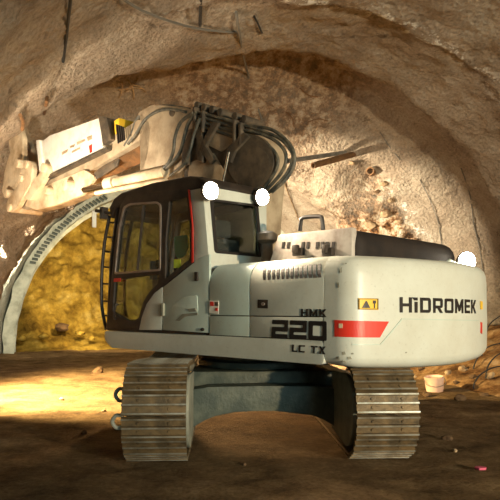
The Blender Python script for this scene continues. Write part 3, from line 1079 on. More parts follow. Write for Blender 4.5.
# roof
roof_prof = [side(px, py, CY1) for px, py in ((117, 207), (120.5, 197), (128, 189.5), (140, 185), (160, 181.5), (180, 181), (203, 183.5), (204, 190), (160, 192), (137, 195), (128, 198.5), (123, 207))]
zr = 2.93
roof_prof = [(1.20, 2.62), (1.23, 2.78), (1.12, 2.88), (.95, 2.93), (.3, 2.955), (-.4, 2.93), (-.60, 2.89), (-.66, 2.80), (-.60, 2.755), (.90, 2.79), (1.10, 2.74)]
bm = B()
prism(bm, roof_prof, xz, CY0 - .01, CY1 + .012)
finish(bm, 'roof', M['dark'], cab, bevel=.03, seg=3)
# rear wall with window
rw = [rearp(px, py, CX0) for px, py in ((204, 188), (263, 196), (264, 262), (206, 262))]
rwin = rounded([rearp(px, py, CX0) for px, py in ((210, 200.5), (255, 206), (259.5, 256), (214.5, 252))], .04)
ylo = min(p[0] for p in rw)
rwo = [(CY1 - .01, 2.80), (CY0, 2.80), (CY0, 1.22), (CY1 - .01, 1.22)]
plate('rear_wall', [rwo, rwin], .05, lambda u, v, t: (CX0 + .005 + t, u, v), M['white'], cab, bevel=.006)
rs = 1.09
cyy = sum(p[0] for p in rwin) / len(rwin); czz = sum(p[1] for p in rwin) / len(rwin)
plate('rear_window_seal', [[(cyy + (y - cyy) * 1.06, czz + (z - czz) * 1.05) for y, z in rwin], [(cyy + (y - cyy) * .95, czz + (z - czz) * .96) for y, z in rwin]], .02, lambda u, v, t: (CX0 - .025 + t, u, v), M['black'], cab)
plate('rear_window', [rwin], .006, lambda u, v, t: (CX0 + .005 + t, u, v), M['glass'], cab)
# far side wall, front frame and windscreen
farw = [(CX0, 1.22), (CX1, 1.22), (1.24, 2.1), (1.10, 2.78), (CX0, 2.80)]
farh = rounded([(CX0 + .12, 1.75), (1.10, 1.75), (1.08, 2.1), (.98, 2.66), (CX0 + .12, 2.68)], .05)
plate('far_side_wall', [farw, farh], .05, flat(CY0 + .02), M['dark'], cab)
plate('far_side_window', [farh], .006, flat(CY0 + .02), M['glass'], cab)
def front_map(u, v, t):
    # u across, v height; the screen leans back towards the roof
    z = v
    x = 1.30 - .07 * max(0, (z - 1.25) / .85) if z < 2.1 else 1.23 - .15 * (z - 2.1) / .65
    return (x + t - .02, u, z)
fo = [(CY0, 1.22), (CY1, 1.22), (CY1, 1.7), (CY1, 2.1), (CY1, 2.4), (CY1, 2.76), (CY0, 2.76), (CY0, 2.4), (CY0, 2.1), (CY0, 1.7)]
fh = [(CY0 + .07, 1.32), (CY1 - .07, 1.32), (CY1 - .07, 1.7), (CY1 - .07, 2.1), (CY1 - .07, 2.4), (CY1 - .07, 2.68), (CY0 + .07, 2.68), (CY0 + .07, 2.4), (CY0 + .07, 2.1), (CY0 + .07, 1.7)]
plate('front_frame', [fo, fh], .05, front_map, M['dark'], cab)
plate('windscreen', [fh], .006, front_map, M['glass'], cab)
# inside
bm = B()
box(bm, -.35, .25, .58, 1.08, 1.24, 1.52)
box(bm, -.30, .25, .56, 1.10, 1.52, 1.66)
box(bm, -.42, -.26, .58, 1.08, 1.60, 2.28)
box(bm, -.40, -.28, .70, .96, 2.28, 2.50)
finish(bm, 'operator_seat', M['seat'], cab, bevel=.05)
for yy in (.50, 1.16):
    bm = B()
    box(bm, -.15, .45, yy - .07, yy + .07, 1.24, 1.82)
    cyl(bm, (.40, yy, 1.82), (.42, yy, 1.98), .025, n=10)
    cyl(bm, (.42, yy, 1.98), (.42, yy, 2.06), .035, n=10)
    finish(bm, 'control_console', M['dark'], cab, bevel=.02)
bm = B()
box(bm, .98, 1.04, .55, .85, 1.85, 2.10)
box(bm, 1.0, 1.05, .67, .72, 1.24, 1.86)
finish(bm, 'monitor', M['blue'], cab, bevel=.01)
# green vest hung in the quarter window, sticker under it
gv = rounded(sidepoly([(176, 237), (189, 235), (190, 247), (187, 256), (180, 259), (177.5, 254)], CY1 - .06), .02)
plate('green_vest', [gv], .012, lambda u, v, t: (u, CY1 - .035 + t + .006 * math.sin(u * 40), v), M['green'], cab)
ys = sidepoly([(175, 259.5), (181.5, 259.5), (181.5, 268), (175, 268)], CY1 - .02)
plate('window_sticker', [ys], .004, flat(CY1 - .004), M['lime'], cab)
# guard rail at the front corner of the cab, with rungs, and mirror
bm = B()
ra = [(1.36, CY1 - .03, 1.19), (1.47, CY1 - .03, 1.5), (1.47, CY1 - .03, 1.95), (1.40, CY1 - .03, 2.35), (1.28, CY1 - .03, 2.68)]
tube(bm, ra, .022, 8, 6)
rb = [(x, .95, z) for x, y, z in ra]
tube(bm, rb, .022, 8, 6)
pa, pb = smooth_path(ra, 6), smooth_path(rb, 6)
for k in range(1, 24, 3):
    tube(bm, [pa[k], pb[k]], .012, 6, smooth=False)
finish(bm, 'front_guard_rail', M['dark'], cab, smooth=True)
bm = B()
m0 = side(104, 213, CY1)
tube(bm, [(1.22, CY1, m0[1] - .02), (1.30, CY1 + .06, m0[1]), (1.38, CY1 + .12, m0[1] + .02)], .022, 8, 4)
box(bm, 1.27, 1.33, CY1 + .0, CY1 + .09, m0[1] - .09, m0[1] + .06)
finish(bm, 'mirror_arm', M['dark'], cab, smooth=True)
bm = B()
box(bm, 1.385, 1.405, CY1 + .10, CY1 + .16, m0[1] - .20, m0[1] + .02)
finish(bm, 'mirror', M['guard'], cab, bevel=.01)

# ---- work lamps
LAMPS = []
def work_lamp(pos, fwd, r, name='work_lamp'):
    """housing with a lit lens looking along fwd (local)"""
    p = Vector(pos); f = Vector(fwd).normalized()
    bm = B()
    cyl(bm, p - f * .10, p - f * .02, r * .7, r * 1.05, n=24)
    cyl(bm, p - f * .02, p, r * 1.05, n=24)
    h = finish(bm, name, M['dark'], EX, smooth=True)
    bm = B()
    cyl(bm, p, p + f * .008, r * .96, n=24)
    finish(bm, 'lamp_lens', M['lens'], h)
    LAMPS.append((p, f))
    return h
yl, zl = rearp(209.5, 191, -.74)
L1 = work_lamp((-.76, yl, zl), (-1, .15, -.10), .095)
yl2, zl2 = rearp(261, 197.5, -.74)
L2 = work_lamp((-.76, yl2, zl2), (-1, .1, -.10), .095)
yl3, zl3 = rearp(466, 262, -2.42)
L3 = work_lamp((-2.44, yl3 + .02, zl3), (-1, .55, -.02), .115)
bm = B()
tube(bm, [(-2.33, yl3 + .35, 1.93), (-2.33, yl3 + .22, 2.0), (-2.36, yl3 + .02, zl3 - .06)], .03, 8, 4)
box(bm, -2.42, -2.26, yl3 + .16, yl3 + .62, 1.90, 1.985)
finish(bm, 'lamp_bracket', M['cool_lit_white'], EX, bevel=.008)
for yy in (yl, yl2):
    bm = B()
    tube(bm, [(-.60, yy, 2.85), (-.68, yy, 2.82), (-.70, yy, zl + .02)], .018, 8, 3)
    finish(bm, 'lamp_bracket', M['dark'], EX, smooth=True)

# ---- boom and arm, in the plane of the machine's centre line
def armpoly(pl, y):
    return [side(px, py, y) for px, py in pl]
def arm_plate(name, pl, y0, y1, m, parent, bevel=.015, rnd=.0):
    p = armpoly(pl, (y0 + y1) / 2)
    if rnd: p = rounded(p, rnd)
    bm = B()
    prism(bm, p, xz, y0, y1)
    return finish(bm, name, m, parent, bevel=bevel)
HB = .24
boom = arm_plate('boom', [(236, 262), (226, 195), (206, 168), (190, 186), (150, 186), (160, 160), (164, 128), (150, 117), (165, 108.5), (196, 111), (216, 117), (250, 124), (268, 137), (275, 158), (270, 200), (266, 262)], -HB, HB, M['arm'], EX, .02, .08)
# dark side plate and its cheek castings
disc = [(252 + 23 * math.cos(a * PI / 14), 162 + 27 * math.sin(a * PI / 14)) for a in range(28)]
dp = arm_plate('boom_side_plate', disc, HB, HB + .05, M['arm_dark'], boom, .01)
arm_plate('dark_backing', [(188, 130), (214, 124), (242, 130), (236, 190), (184, 188)], HB - .02, HB + .012, M['arm_dark'], boom, .004)  # added dark sheet: shade between the boom plates put in as colour
arm_plate('gusset_plate', [(211, 128), (234, 126), (236, 145), (222, 152), (210, 146)], HB, HB + .03, M['arm'], boom, .006)
arm_plate('gusset_plate', [(190, 163), (214, 153), (224, 170), (222, 186), (188, 186)], HB, HB + .03, M['arm'], boom, .006)
for pl in ([(196, 128), (201, 128), (205, 143), (215, 160), (211, 164), (199, 147)], [(214, 122), (220, 123), (205, 150), (204, 163), (198, 160), (200, 148)], [(245, 133), (250, 137), (236, 152), (232, 163), (224, 160), (228, 149)], [(184, 148), (190, 133), (196, 131), (190, 150), (189, 165), (183, 165)]):
    arm_plate('pipe_clamp', pl, HB + .03, HB + .09, M['arm_dark'], boom, .012)
hole = [(172 + 2.6 * math.cos(a * PI / 8), 113 + 3.6 * math.sin(a * PI / 8)) for a in range(16)]
arm_plate('lifting_eye', hole, HB, HB + .012, M['arm_dark'], boom, .002)
# chrome tilt rod
bm = B()
a_, b_ = side(229, 152, .36), side(222, 186, .36)
tube(bm, [(a_[0], .36, a_[1]), (b_[0], .36, b_[1])], .022, 10, smooth=False)
finish(bm, 'rod', M['chrome'], boom, smooth=True)
# hard pipes and hoses
def hose(pl, y, r, parent, name='hose', m=None, dy=None):
    bm = B()
    pts = []
    for i, (px, py) in enumerate(pl):
        yy = y if dy is None else y + dy[i]
        x, z = side(px, py, yy)
        pts.append((x, yy, z))
    tube(bm, pts, r, 8, 5)
    return finish(bm, name, m or M['hose'], parent, smooth=True)
for pl in ([(194, 111), (215, 117), (240, 124), (262, 131), (279, 138), (289, 148), (293, 158), (288, 172), (276, 186), (262, 198)],
           [(194, 115), (214, 121), (240, 129), (258, 133), (274, 140), (284, 150), (286, 161), (281, 173), (270, 186), (258, 198)],
           [(194, 119.5), (214, 126), (238, 133), (256, 138), (269, 146), (277, 156), (277, 167), (270, 180), (258, 195)],
           [(194, 124), (213, 130), (236, 138), (250, 141), (262, 148), (270, 158), (270, 169), (263, 182), (252, 195)],
           [(250, 126), (270, 129), (284, 138), (293, 150), (294, 164), (287, 178), (272, 192)]):
    hose(pl, .27, .021, boom)
hose([(196, 112), (188, 124), (184, 138), (180, 152), (172, 163), (160, 172), (140, 180)], .32, .026, boom)
hose([(193, 113), (181, 122), (175, 137), (173, 152), (166, 166), (150, 176)], .34, .024, boom)
hose([(200, 118), (194, 134), (190, 150), (184, 164), (170, 176)], .36, .022, boom)
hose([(190, 110), (170, 106.5), (155, 108), (143, 113), (136, 122), (132, 134), (125, 146)], .18, .030, boom)
hose([(186, 112), (168, 109), (154, 113), (144, 121), (136, 134), (128, 144)], .26, .022, boom)
for px, py in ((197, 113), (205, 117), (237, 126), (243, 129)):
    x, z = side(px, py, .27)
    bm = B()
    box(bm, x - .025, x + .025, .20, .335, z - .22, z + .07)
    finish(bm, 'hose_clamp', M['arm_dark'], boom, bevel=.015)
bm = B()
for px, py in ((205, 108), (212, 110), (220, 112), (228, 115), (243, 119), (252, 122)):
    x, z = side(px, py, .1)
    cyl(bm, (x, -.05, z), (x, .26, z), .055, n=10)
finish(bm, 'valve_block', M['arm_dark'], boom, bevel=.01)

# arm (stick)
HA = .20
stick = arm_plate('arm', [(166, 129), (166, 133), (130, 155), (98, 174), (82, 196), (60, 205), (36, 211), (24, 207), (26, 198), (40, 184), (56, 177), (100, 152), (130, 134), (150, 122)], -HA, HA, M['arm'], EX, .02, .06)
bm = B()
edge = armpoly([(166.5, 131), (140, 147), (118, 160), (98, 172)], HA)
low = armpoly([(167, 150), (142, 162), (120, 172), (100, 182)], 0)
E = [bm.verts.new((x, HA + .035, z)) for x, z in edge]; Lw = [bm.verts.new((x, -.02, z)) for x, z in low]
Fw = [bm.verts.new((x, -.02, z)) for x, z in edge]
for i in range(3):
    bm.faces.new((E[i], E[i + 1], Lw[i + 1], Lw[i])); bm.faces.new((E[i], E[i + 1], Fw[i + 1], Fw[i])); bm.faces.new((Fw[i], Fw[i + 1], Lw[i + 1], Lw[i]))
bm.faces.new((E[0], Lw[0], Fw[0])); bm.faces.new((E[3], Lw[3], Fw[3]))
finish(bm, 'shaded_underside', M['pipe_rust'], stick)  # arm underside: its shade is put into the rust-brown colour
arm_plate('arm_cheek', [(54, 183), (86, 170), (97, 177), (84, 195), (58, 205), (38, 210), (26, 206), (32, 194)], HA, HA + .06, M['arm_pale'], stick, .02, .08)
arm_plate('arm_cheek', [(105, 165), (120, 157), (118, 166), (100, 178), (92, 180), (95, 172)], HA, HA + .03, M['arm_dark'], stick, .01)  # dark wedge: the shade of a recess put in as colour
# white guard box with dark end
gb = arm_plate('guard_box', [(51, 146), (62, 138), (112, 121), (116, 150), (80, 167), (56, 178)], -.24, .26, M['guard'], stick, .02)
arm_plate('guard_rim', [(49.5, 143), (53, 142.5), (58, 180), (54, 182)], -.26, .30, M['guard'], gb, .012)
arm_plate('guard_rim', [(56, 179), (120, 149.5), (120, 152), (56, 182)], -.20, .30, M['arm_dark'], gb, .006)
arm_plate('guard_end', [(112, 119), (121, 121), (125, 142), (117, 148)], -.25, .29, M['arm_dark'], gb, .015)
for q in range(4):
    arm_plate('guard_fin', [(116 + q * 2.2, 124 + q * .8), (117.2 + q * 2.2, 124.4 + q * .8), (119 + q * 2, 143 - q), (118 + q * 2, 143.5 - q)], .29, .31, M['black'], gb, .0)
arm_plate('yellow_strip', [(126, 124), (131, 121), (131, 131), (127, 137)], -.2, .25, M['yellow'], gb, .006)
arm_plate('guard_mark', [(89, 146), (92, 144), (92, 152), (90, 153)], .26, .268, M['red'], gb, 0)
for a in ([(70, 146), (75, 144), (74, 147), (70, 148)], [(77, 142), (85, 139), (85, 141), (77, 145)], [(62, 152), (68, 149), (67, 152), (62, 155)], [(72, 151), (80, 147), (80, 149), (72, 153)], [(87, 137), (92, 135), (92, 139), (88, 141)]):
    arm_plate('guard_mark', a, .26, .266, M['arm'], gb, 0)
# bucket cylinder under the arm
bm = B()
a_, b_ = side(166, 172, .3), side(110, 184, .3)
tube(bm, [(a_[0], .3, a_[1]), (b_[0], .3, b_[1])], .085, 18, smooth=False)
a2, b2 = side(116, 182.5, .3), side(108, 184.5, .3)
tube(bm, [(a2[0], .3, a2[1]), (b2[0], .3, b2[1])], .115, 18, smooth=False)
cy = finish(bm, 'arm_cylinder', M['arm_pale'], EX, smooth=True)
bm = B()
a_, b_ = side(112, 183.5, .3), side(84, 190, .3)
tube(bm, [(a_[0], .3, a_[1]), (b_[0], .3, b_[1])], .05, 14, smooth=False)
finish(bm, 'piston_rod', M['chrome'], cy, smooth=True)
bm = B()
a_, b_ = side(166, 180, .42), side(96, 193, .42)
tube(bm, [(a_[0], .42, a_[1]), (b_[0], .42, b_[1])], .035, 10, smooth=False)
finish(bm, 'supply_pipe', M['arm_pale'], cy, smooth=True)
# linkage at the arm tip
lk = arm_plate('tipping_link', [(27, 163), (33, 161), (35, 168), (33, 184), (20, 207), (14, 213), (8, 210), (9, 202), (20, 186)], .26, .36, M['arm_pale'], stick, .02, .06)
arm_plate('coupler_plate', [(9, 124), (13, 117), (19, 119), (25, 138), (25, 158), (23, 172), (16, 190), (9, 198), (4, 193), (7, 172), (13, 150)], .10, .2, M['arm_pale'], stick, .02, .06)
arm_plate('coupler_plate', [(16, 116), (21, 114), (28, 136), (38, 160), (34, 168), (28, 150), (22, 134)], -.2, -.1, M['arm'], stick, .02, .05)
arm_plate('tipping_link', [(45, 166), (50, 165), (51, 173), (40, 190), (31, 201), (26, 198), (30, 188), (40, 176)], .26, .34, M['arm_pale'], stick, .02, .05)
for px, py, rr in ((21, 164, .09), (47.5, 168.5, .09), (30, 165, .08), (10, 194, .09), (13, 208, .09), (24.5, 179, .07), (50, 191, .07), (70, 186, .10)):
    x, z = side(px, py, .3)
    bm = B()
    cyl(bm, (x, -.3, z), (x, .40, z), rr, n=18)
    finish(bm, 'pin', M['arm_pale'], stick, bevel=.012)

# ------------------------------------------------------------------ things in the tunnel
def rock_mesh(r, seed, sq=(1, .8, .65)):
    bm = B()
    bmesh.ops.create_icosphere(bm, subdivisions=2, radius=r)
    o3 = Vector((seed * 3.7, seed * 1.3, seed * 2.1))
    for v in bm.verts:
        n = v.co.normalized()
        k = 1 + .45 * noise.noise(n * 1.3 + o3) + .22 * noise.noise(n * 3.1 + o3)
        v.co = Vector((n.x * sq[0], n.y * sq[1], n.z * sq[2])) * r * k
    return bm
# rubble bank along the foot of the right wall
bm = B()
grid = []
def bank(px_, d_):
    pass
NA, NB = 100, 60
def rubble_z(X, Y):
    # bank rises away from the machine towards the right wall
    u = Vector((X, Y, 0)).dot(CA); w_ = Vector((X, Y, 0)).dot(AX)
    t = sstep(8.0, 11.5, u + .35 * noise.noise(Vector((X * .6, Y * .6, 2))))
    h = 1.0 * t
    p = Vector((X, Y, 0))
    return h * (1 + .25 * noise.noise(p * .8)) + (.10 * fbm(p * 1.7) + .05 * noise.noise(p * 5)) * min(1, t * 6) - .12 * (1 - min(1, t * 8))
for j in range(NB + 1):
    w_ = 2.0 + 15.5 * j / NB
    row = []
    for i in range(NA + 1):
        u_ = 7.4 + 7.4 * i / NA
        p = CA * u_ + AX * w_
        row.append(bm.verts.new((p.x, p.y, rubble_z(p.x, p.y))))
    grid.append(row)
for a, b_ in zip(grid, grid[1:]):
    for i in range(NA):
        bm.faces.new((a[i], a[i + 1], b_[i + 1], b_[i]))
rb_ = finish(bm, 'rubble_bank', M['rubble'], smooth=True, angle=180)
tag(rb_, 'orange-brown bank of loose rubble along the foot of the right wall', 'rubble', kind='stuff')

def on_bank(px, py):
    """walk along the view ray until it meets the bank or the floor"""
    d = 5.0
    while d < 30:
        p = at(px, py, d)
        z = max(rubble_z(p.x, p.y) if Vector((p.x, p.y, 0)).dot(CA) > 7.4 else -1, floor_z(Vector((p.x, p.y, 0))))
        if p.z <= z: return Vector((p.x, p.y, z)), d
        d += .03
    return at(px, py, 20), 20
# pinkish plastic bucket on the bank
p, d = on_bank(435, 391)
bm = B()
prof_b = [(.0, 0), (.15, 0), (.165, .06), (.185, .26), (.19, .30), (.175, .31), (.165, .30), (.16, .27), (.0, .25)]
n = 28
rings = []
for r_, z_ in prof_b:
    rings.append([bm.verts.new((max(r_, .001) * math.cos(2 * PI * i / n), max(r_, .001) * math.sin(2 * PI * i / n), z_)) for i in range(n)])
for a, b_ in zip(rings, rings[1:]):
    for i in range(n): bm.faces.new((a[i], a[(i + 1) % n], b_[(i + 1) % n], b_[i]))
bk = finish(bm, 'bucket', M['pink'], smooth=True, angle=50)
bk.location = p - Vector((0, 0, .02)); bk.rotation_euler = (R(4), R(-5), 0)
bk.scale = [d * 19 / F / .37] * 3
tag(bk, 'pinkish plastic bucket standing on the rubble behind the counterweight', 'bucket')
bm = B()
tube(bm, [(.19, 0, .27), (.18, -.12, .18), (0, -.2, .14), (-.18, -.12, .18), (-.19, 0, .27)], .006, 6, 4)
finish(bm, 'handle', M['cable_grey'], bk, smooth=True)
# scrap of pink plastic on the floor
p, d = on_bank(481, 470)
bm = B()
for i in range(6):
    a = i * PI / 3
prism(bm, [(.05, 0), (.02, .04), (-.03, .05), (-.055, .01), (-.03, -.04), (.03, -.035)], lambda u, v, t: (u, v, t + .25 * u * u * 10 * .1), 0, .02)
sp = finish(bm, 'plastic_scrap', M['magenta'], bevel=.005)
sp.location = p + Vector((0, 0, .003))
tag(sp, 'small pink plastic scrap lying on the floor at lower right', 'litter')

# rocks on the bank and on the floor: each its own thing
def rock(px, py, wpx, m, label, group, name='rock'):
    p, d = on_bank(px, py)
    r = wpx * .5 / F * d
    seed = px * .13 + py * .7
    bm = rock_mesh(r, seed)
    o = finish(bm, name, m, smooth=True, angle=35)
    o.location = p + Vector((0, 0, r * .25))
    o.rotation_euler = (random.uniform(-.3, .3), random.uniform(-.3, .3), random.uniform(0, 6))
    tag(o, label, 'rock', group)
    return o
for (px, py, wp, mk, lb) in (
        (401, 372, 9, 'stone', 'buff stone on the rubble just right of the right track top'),
        (413, 378, 7, 'stone', 'small buff stone on the rubble left of the pinkish bucket'),
        (421, 371, 6, 'stone_dark', 'small brown stone high on the rubble left of the bucket'),
        (448, 374, 8, 'stone', 'buff stone high on the rubble right of the bucket'),
        (456, 384, 7, 'stone_dark', 'small brown stone low on the rubble right of the bucket'),
        (463, 371, 10, 'stone', 'larger buff stone under the far end of the counterweight'),
        (473, 378, 8, 'stone_dark', 'brown stone beside the black wires on the rubble'),
        (490, 377, 11, 'stone', 'largest buff stone at the right edge below the wires'),
        (426, 396, 9, 'stone_dark', 'brown stone at the front foot of the rubble bank'),
        (460, 400, 12, 'stone_dark', 'broad dark stone on the lower right rubble slope'),
        (484, 396, 9, 'stone_dark', 'dark stone lowest at the right edge of the rubble')):
    rock(px, py, wp, M[mk], lb, 'stones on the rubble bank')
for (px, py, wp, mk, lb) in (
        (98, 373, 12, 'stone_dark', 'dark flat stone on the lit floor left of the left track'),
        (62, 400, 6, 'stone', 'small stone on the brightly lit floor, furthest left'),
        (84, 434, 8, 'stone_dark', 'dark stone where the lit floor meets the shade'),
        (104, 412, 5, 'stone', 'small pale stone near the lower shackle of the left track'),
        (244, 466, 6, 'stone_dark', 'small dark stone on the floor between the tracks'),
        (447, 440, 10, 'stone_dark', 'dark stone on the floor right of the right track'),
        (455, 452, 6, 'stone', 'small pale stone in front of the dark one by right track')):
    rock(px, py, wp, M[mk], lb, 'stones on the floor')

# clods and boulders on the ochre earth face
def hit_w(px, py, wk):
    m = (px - 250) / F
    d = wk * K / (Vector((m, 1, 0)).dot(AX))
    return at(px, py, d), d
for (px, py, wp, mk, ws, lb) in (
        (62, 327, 14, 'stone_dark', 15.9, 'dark boulder at the foot of the ochre earth face'),
        (80, 333, 9, 'ochre', 15.7, 'ochre clod right of the dark boulder'),
        (44, 336, 10, 'ochre', 15.6, 'ochre clod left of the dark boulder'),
        (22, 338, 9, 'ochre', 15.6, 'ochre clod nearest the foot of the arch rib'),
        (92, 338, 7, 'ochre', 15.6, 'ochre clod by the cab front at the heap foot')):
    p, d = hit_w(px, py, ws)
    r = wp * .5 / F * d
    bm = rock_mesh(r, px * .31)
    o = finish(bm, 'boulder', M[mk], smooth=True, angle=35)
    o.location = p
    tag(o, lb, 'rock', 'clods at the heap foot')

# things fixed on or hanging from the vault
def vault_hit(px, py, lift=0.0):
    """first point of the view ray on the tunnel lining"""
    d = 4.0
    o_ = None
    while d < 36:
        p = at(px, py, d)
        u = p.dot(CA); w_ = p.dot(AX) / K
        s = sstep(10.2, 14.5, w_)
        uc = (4.45 + .5 * s) * K; zc = EYE + (.55 * s - EYE) * K
        rr = math.hypot(u - uc, p.z - zc)
        th = math.atan2(p.z - zc, u - uc)
        q, *_ = tunnel_point(w_, th)
        rq = math.hypot(q.dot(CA) - uc, q.z - zc)
        if rr >= rq - lift: return p, d
        d += .02
    return at(px, py, 20), 20
def strand(name, pl, r, m, label, cat, lift=.04, pull=None, group=None, k=5):
    bm = B()
    pts = []
    for i, (px, py) in enumerate(pl):
        p, d = vault_hit(px, py, lift)
        if pull: p = at(px, py, d - pull[i])
        pts.append(p)
    base = pts[0].copy()
    tube(bm, [q - base for q in pts], r, 8, k)
    o = finish(bm, name, m, smooth=True)
    o.location = base
    tag(o, label, cat, group)
    return o
strand('cable', [(117, -6), (135, 7), (160, 18), (190, 27), (215, 31), (238, 33)], .022, M['cable_grey'], 'grey cable sagging along the vault above the arm', 'cable')
strand('hanger_rod', [(71, -4), (68, 22), (66, 40), (63, 62)], .022, M['cable'], 'dark rod hanging from the upper left of the vault', 'rod', group=None)
strand('hanger_rod', [(201, -5), (200.5, 12), (200, 26)], .028, M['cable'], 'short dark rod hanging at the top middle of the vault', 'rod')
strand('hanger_pipe', [(236, 12), (240, 40), (248, 75), (262, 121)], .028, M['cable_grey'], 'long grey pipe hanging from the vault behind the boom hoses', 'pipe', lift=.05)
strand('hanger_rod', [(254, 16), (258, 24), (262, 33)], .018, M['cable'], 'short thin rod stub right of the long hanging pipe', 'rod')
strand('rebar_stub', [(47, 97), (46, 104), (44, 114)], .03, M['pipe_rust'], 'rusty rebar stub under the near rib at left', 'rebar')
strand('rebar_stub', [(20, 115), (23, 122), (22, 130)], .03, M['pipe_rust'], 'rusty rebar stub above the arm tip at far left', 'rebar')
strand('wall_rod', [(284, 182), (290, 198), (296, 213), (301, 226)], .028, M['stone'], 'thin pale rod leaning on the wall right of the rear cab lamp', 'rod', lift=.06)
strand('wall_cable', [(380, 132), (389, 146), (400, 160)], .012, M['cable_grey'], 'thin grey cable over the ledge above the black engine cover', 'cable')
strand('wall_cable', [(420, 180), (430, 200), (438, 222), (441, 240), (443, 252)], .012, M['cable_grey'], 'thin grey cable down the wall left of the lit tail lamp', 'cable')
strand('wall_cable', [(461, 168), (470, 195), (474, 225), (480, 250), (484, 282), (485, 315), (482, 350)], .015, M['cable_grey'], 'grey cable down the right wall past the tail lamp', 'cable')
# broken wires and roots in the overhead pocket
for i, (a, b_) in enumerate((((122, 82), (119, 98)), ((128, 80), (134, 99)), ((138, 78), (125, 92)), ((131, 84), (146, 92)), ((118, 90), (142, 88)))):
    strand('wire_end', [a, ((a[0] + b_[0]) / 2 + 2, (a[1] + b_[1]) / 2 - 1), b_], .02, M['stone'], 'pale broken wire in the tangle over the guard box', 'wire', group='tangle of wires over the arm', lift=.08)
for i, pl in enumerate((((300, 88), (308, 95), (318, 97)), ((308, 122), (318, 119), (328, 121)), ((286, 112), (292, 118), (294, 127)))):
    strand('root', list(pl), .014, M['pipe_rust'], ('thin root in the pocket roof, uppermost', 'thin root just above the grey pipe', 'thin root beside the boom hoses')[i], 'root', group='roots in the pocket roof', lift=.04)
# forepole pipes sticking out of the step
def pipe(name, a, b_, r, m, label, da=None, db=None, hollow=True):
    A, d1 = vault_hit(*a, lift=.02)
    Bp, d2 = vault_hit(*b_, lift=-.05)
    if da: A = at(*a, da)
    if db: Bp = at(*b_, db)
    base = A.copy()
    bm = B()
    d = (Bp - A).normalized(); x = d.orthogonal().normalized(); y = d.cross(x)
    n = 18
    rings = []
    for c, rr in ((Bp - base, r), (Vector((0, 0, 0)), r), (Vector((0, 0, 0)), r * .72), (d * .4, r * .72)):
        rings.append([bm.verts.new(c + (x * math.cos(2 * PI * i / n) + y * math.sin(2 * PI * i / n)) * rr) for i in range(n)])
    for q, s in zip(rings, rings[1:]):
        for i in range(n): bm.faces.new((q[i], q[(i + 1) % n], s[(i + 1) % n], s[i]))
    bm.faces.new(rings[0]); bm.faces.new(rings[-1])
    o = finish(bm, name, m, smooth=True, angle=40)
    o.location = base
    tag(o, label, 'pipe')
    return o
dd = vault_hit(356, 153)[1]
pipe('forepole_pipe', (313, 165.5), (362, 152), .085, M['pipe_rust'], 'rusty brown open-ended pipe jutting out of the rock step', da=dd - 1.0, db=dd + .3)
pipe('forepole_pipe', (288, 161), (349, 152), .06, M['pipe_grey'], 'slim grey pipe jutting out above the rusty one', da=dd - 1.5, db=dd + .15)
p, d = vault_hit(371, 172)
ring_o = pipe('forepole_pipe', (370, 171), (374, 174), .12, M['pipe_rust'], 'short rusty pipe mouth sunk in the rock below the ledge', da=d - .25, db=d + .3)
# boulders bedded in the rock step
i = 0
for (px, py, wp, mk, lb) in (
        (352, 163, 7, 'stone', 'pale stone in the rock step left of the sunken pipe mouth'),
        (384, 184, 9, 'stone', 'pale stone in the rock step below the sunken pipe mouth'),
        (391, 200, 8, 'stone', 'pale stone halfway down the rock step'),
        (386, 214, 12, 'stone', 'large pale stone low in the rock step'),
        (399, 222, 9, 'stone', 'pale stone near the foot of the rock step'),
        (370, 224, 12, 'stone', 'broad pale stone left of the rock step foot'),
        (404, 236, 8, 'stone_dark', 'brown stone lowest in the rock step above the engine cover'),
        (378, 192, 7, 'stone_dark', 'brown stone in the hollow of the rock step'),
        (416, 240, 6, 'stone_dark', 'small dark stone at the ledge end above the tail')):
    p, d = vault_hit(px, py)
    r = wp * .5 / F * d
    bm = rock_mesh(r, px * .17 + py)
    o = finish(bm, 'bedded_stone', M[mk], smooth=True, angle=30)
    o.location = p
    tag(o, lb, 'rock', 'stones in the rock step')
# loose wires curling off the right wall above the rubble
for (pl, lb) in ((((500, 316), (490, 324), (484, 338), (482, 352)), 'black wire arching lowest at the left of the right edge'),
                 (((503, 343), (490, 346), (480, 354), (474, 366)), 'black wire curving down nearest the counterweight'),
                 (((503, 366), (492, 368), (480, 375), (474, 384)), 'lowest black wire trailing over the rubble'),
                 (((503, 352), (495, 357), (488, 366), (486, 376)), 'short black wire between the two long ones')):
    bm = B()
    pts = [at(px, py, 10.6 + .12 * i) for i, (px, py) in enumerate(pl)]
    e, d = on_bank(pl[-1][0], pl[-1][1] + 4)
    base = pts[0].copy()
    pts = [at(px, py, d + .5 - .5 * (i / 3)) for i, (px, py) in enumerate(pl)] + [e - Vector((0, 0, .03))]
    base = pts[0].copy()
    tube(bm, [q - base for q in pts], .014, 6, 5)
    o = finish(bm, 'loose_wire', M['cable'], smooth=True)
    o.location = base
    tag(o, lb, 'wire', 'loose wires at the right edge')

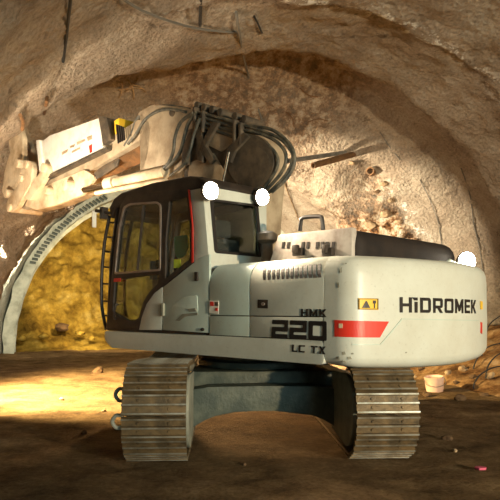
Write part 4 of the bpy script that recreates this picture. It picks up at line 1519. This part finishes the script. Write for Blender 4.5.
# ------------------------------------------------------------------ light
def light(kind, name, loc, energy, color, size=.1, target=None, **kw):
    l = bpy.data.lights.new(name, kind)
    l.energy = energy
    l.color = color
    if kind == 'AREA':
        l.shape = 'RECTANGLE'; l.size = size; l.size_y = kw.pop('size_y', size)
    else:
        l.shadow_soft_size = size
    for k_, v in kw.items(): setattr(l, k_, v)
    o = bpy.data.objects.new(name, l)
    COL.objects.link(o)
    o.location = loc
    if target is not None:
        o.rotation_euler = (Vector(target) - Vector(loc)).to_track_quat('-Z', 'Y').to_euler()
    return o
rot = Matrix.Rotation(R(135), 4, 'Z')
def exw(p):
    return (rot @ Vector(p)) + Vector((0, SWING, 0))
WARM = (1.0, .79, .54)
for (p, f), e, cone in zip(LAMPS, (280, 220, 3000), (130, 120, 96)):
    q = exw(p + f * .06)
    t = exw(p + f * 3 + Vector((0, -3.0 if e > 1000 else 0, -.9 if e > 1000 else .2)))
    light('SPOT', 'work_lamp_light', q, e, WARM, .06, t, spot_size=R(cone), spot_blend=.5)
# daylight from the portal far behind the camera
pc = CA * 4.5 + AX * (-13.2) + Vector((0, 0, 3.4))
light('AREA', 'portal_daylight', pc, 1450, (.60, .93, .95), 9, pc + AX * 10 - Vector((0, 0, .3)), size_y=6)
# added warm key light, unseen behind the camera, grazing the vault
tl = CA * 5.4 + AX * (-9) + Vector((0, 0, 2.2))
light('SPOT', 'added_warm_key', tl, 9000, (1.0, .74, .44), .2, CA * 7 + AX * 14 + Vector((0, 0, 3.4)), spot_size=R(60), spot_blend=.7)
# site floodlights: one off the left edge aimed at the arm and the floor, others further in, and an added backlight
light('SPOT', 'site_floodlight', (-4.1, 8.3, 2.3), 1050, (1.0, .84, .62), .12, (-3.0, 11.5, 2.4), spot_size=R(150), spot_blend=.4)
light('SPOT', 'floor_floodlight', (-4.9, 9.6, 2.5), 11500, (1.0, .72, .32), .12, (-3.0, 10.9, .0), spot_size=R(104), spot_blend=.7)
light('SPOT', 'inner_floodlight', CA * .3 + AX * 14.9 + Vector((0, 0, 2.6)), 27000, (1.0, .84, .60), .15, CA * 12 + AX * 18.9 + Vector((0, 0, 4.1)), spot_size=R(54), spot_blend=.3)
light('SPOT', 'arch_floodlight', CA * 1.9 + AX * 16.4 + Vector((0, 0, 2.2)), 900, (1.0, .90, .66), .12, at(40, 225, 21), spot_size=R(130), spot_blend=.6)
light('SPOT', 'added_backlight', (-.7, 13.2, .9), 1900, (1.0, .52, .18), .10, (.1, 8.4, .0), spot_size=R(50), spot_blend=.5)  # added light hidden behind the machine to brighten the ground under it
light('SPOT', 'heading_floodlight', CA * 3.2 + AX * 18 + Vector((0, 0, 2.2)), 2600, (1.0, .75, .36), .15, CA * 6.0 + AX * 25 + Vector((0, 0, 2.0)), spot_size=R(74), spot_blend=.4)
wd = bpy.data.worlds.new('world')
SC.world = wd
wd.use_nodes = True
bg = wd.node_tree.nodes['Background']
bg.inputs[0].default_value = (.55, .75, .8, 1)
bg.inputs[1].default_value = 0.03

SC.view_settings.view_transform = 'Standard'
SC.view_settings.look = 'None'
SC.view_settings.gamma = 1
SC.view_settings.exposure = 0.0
SC.view_settings.use_curve_mapping = False
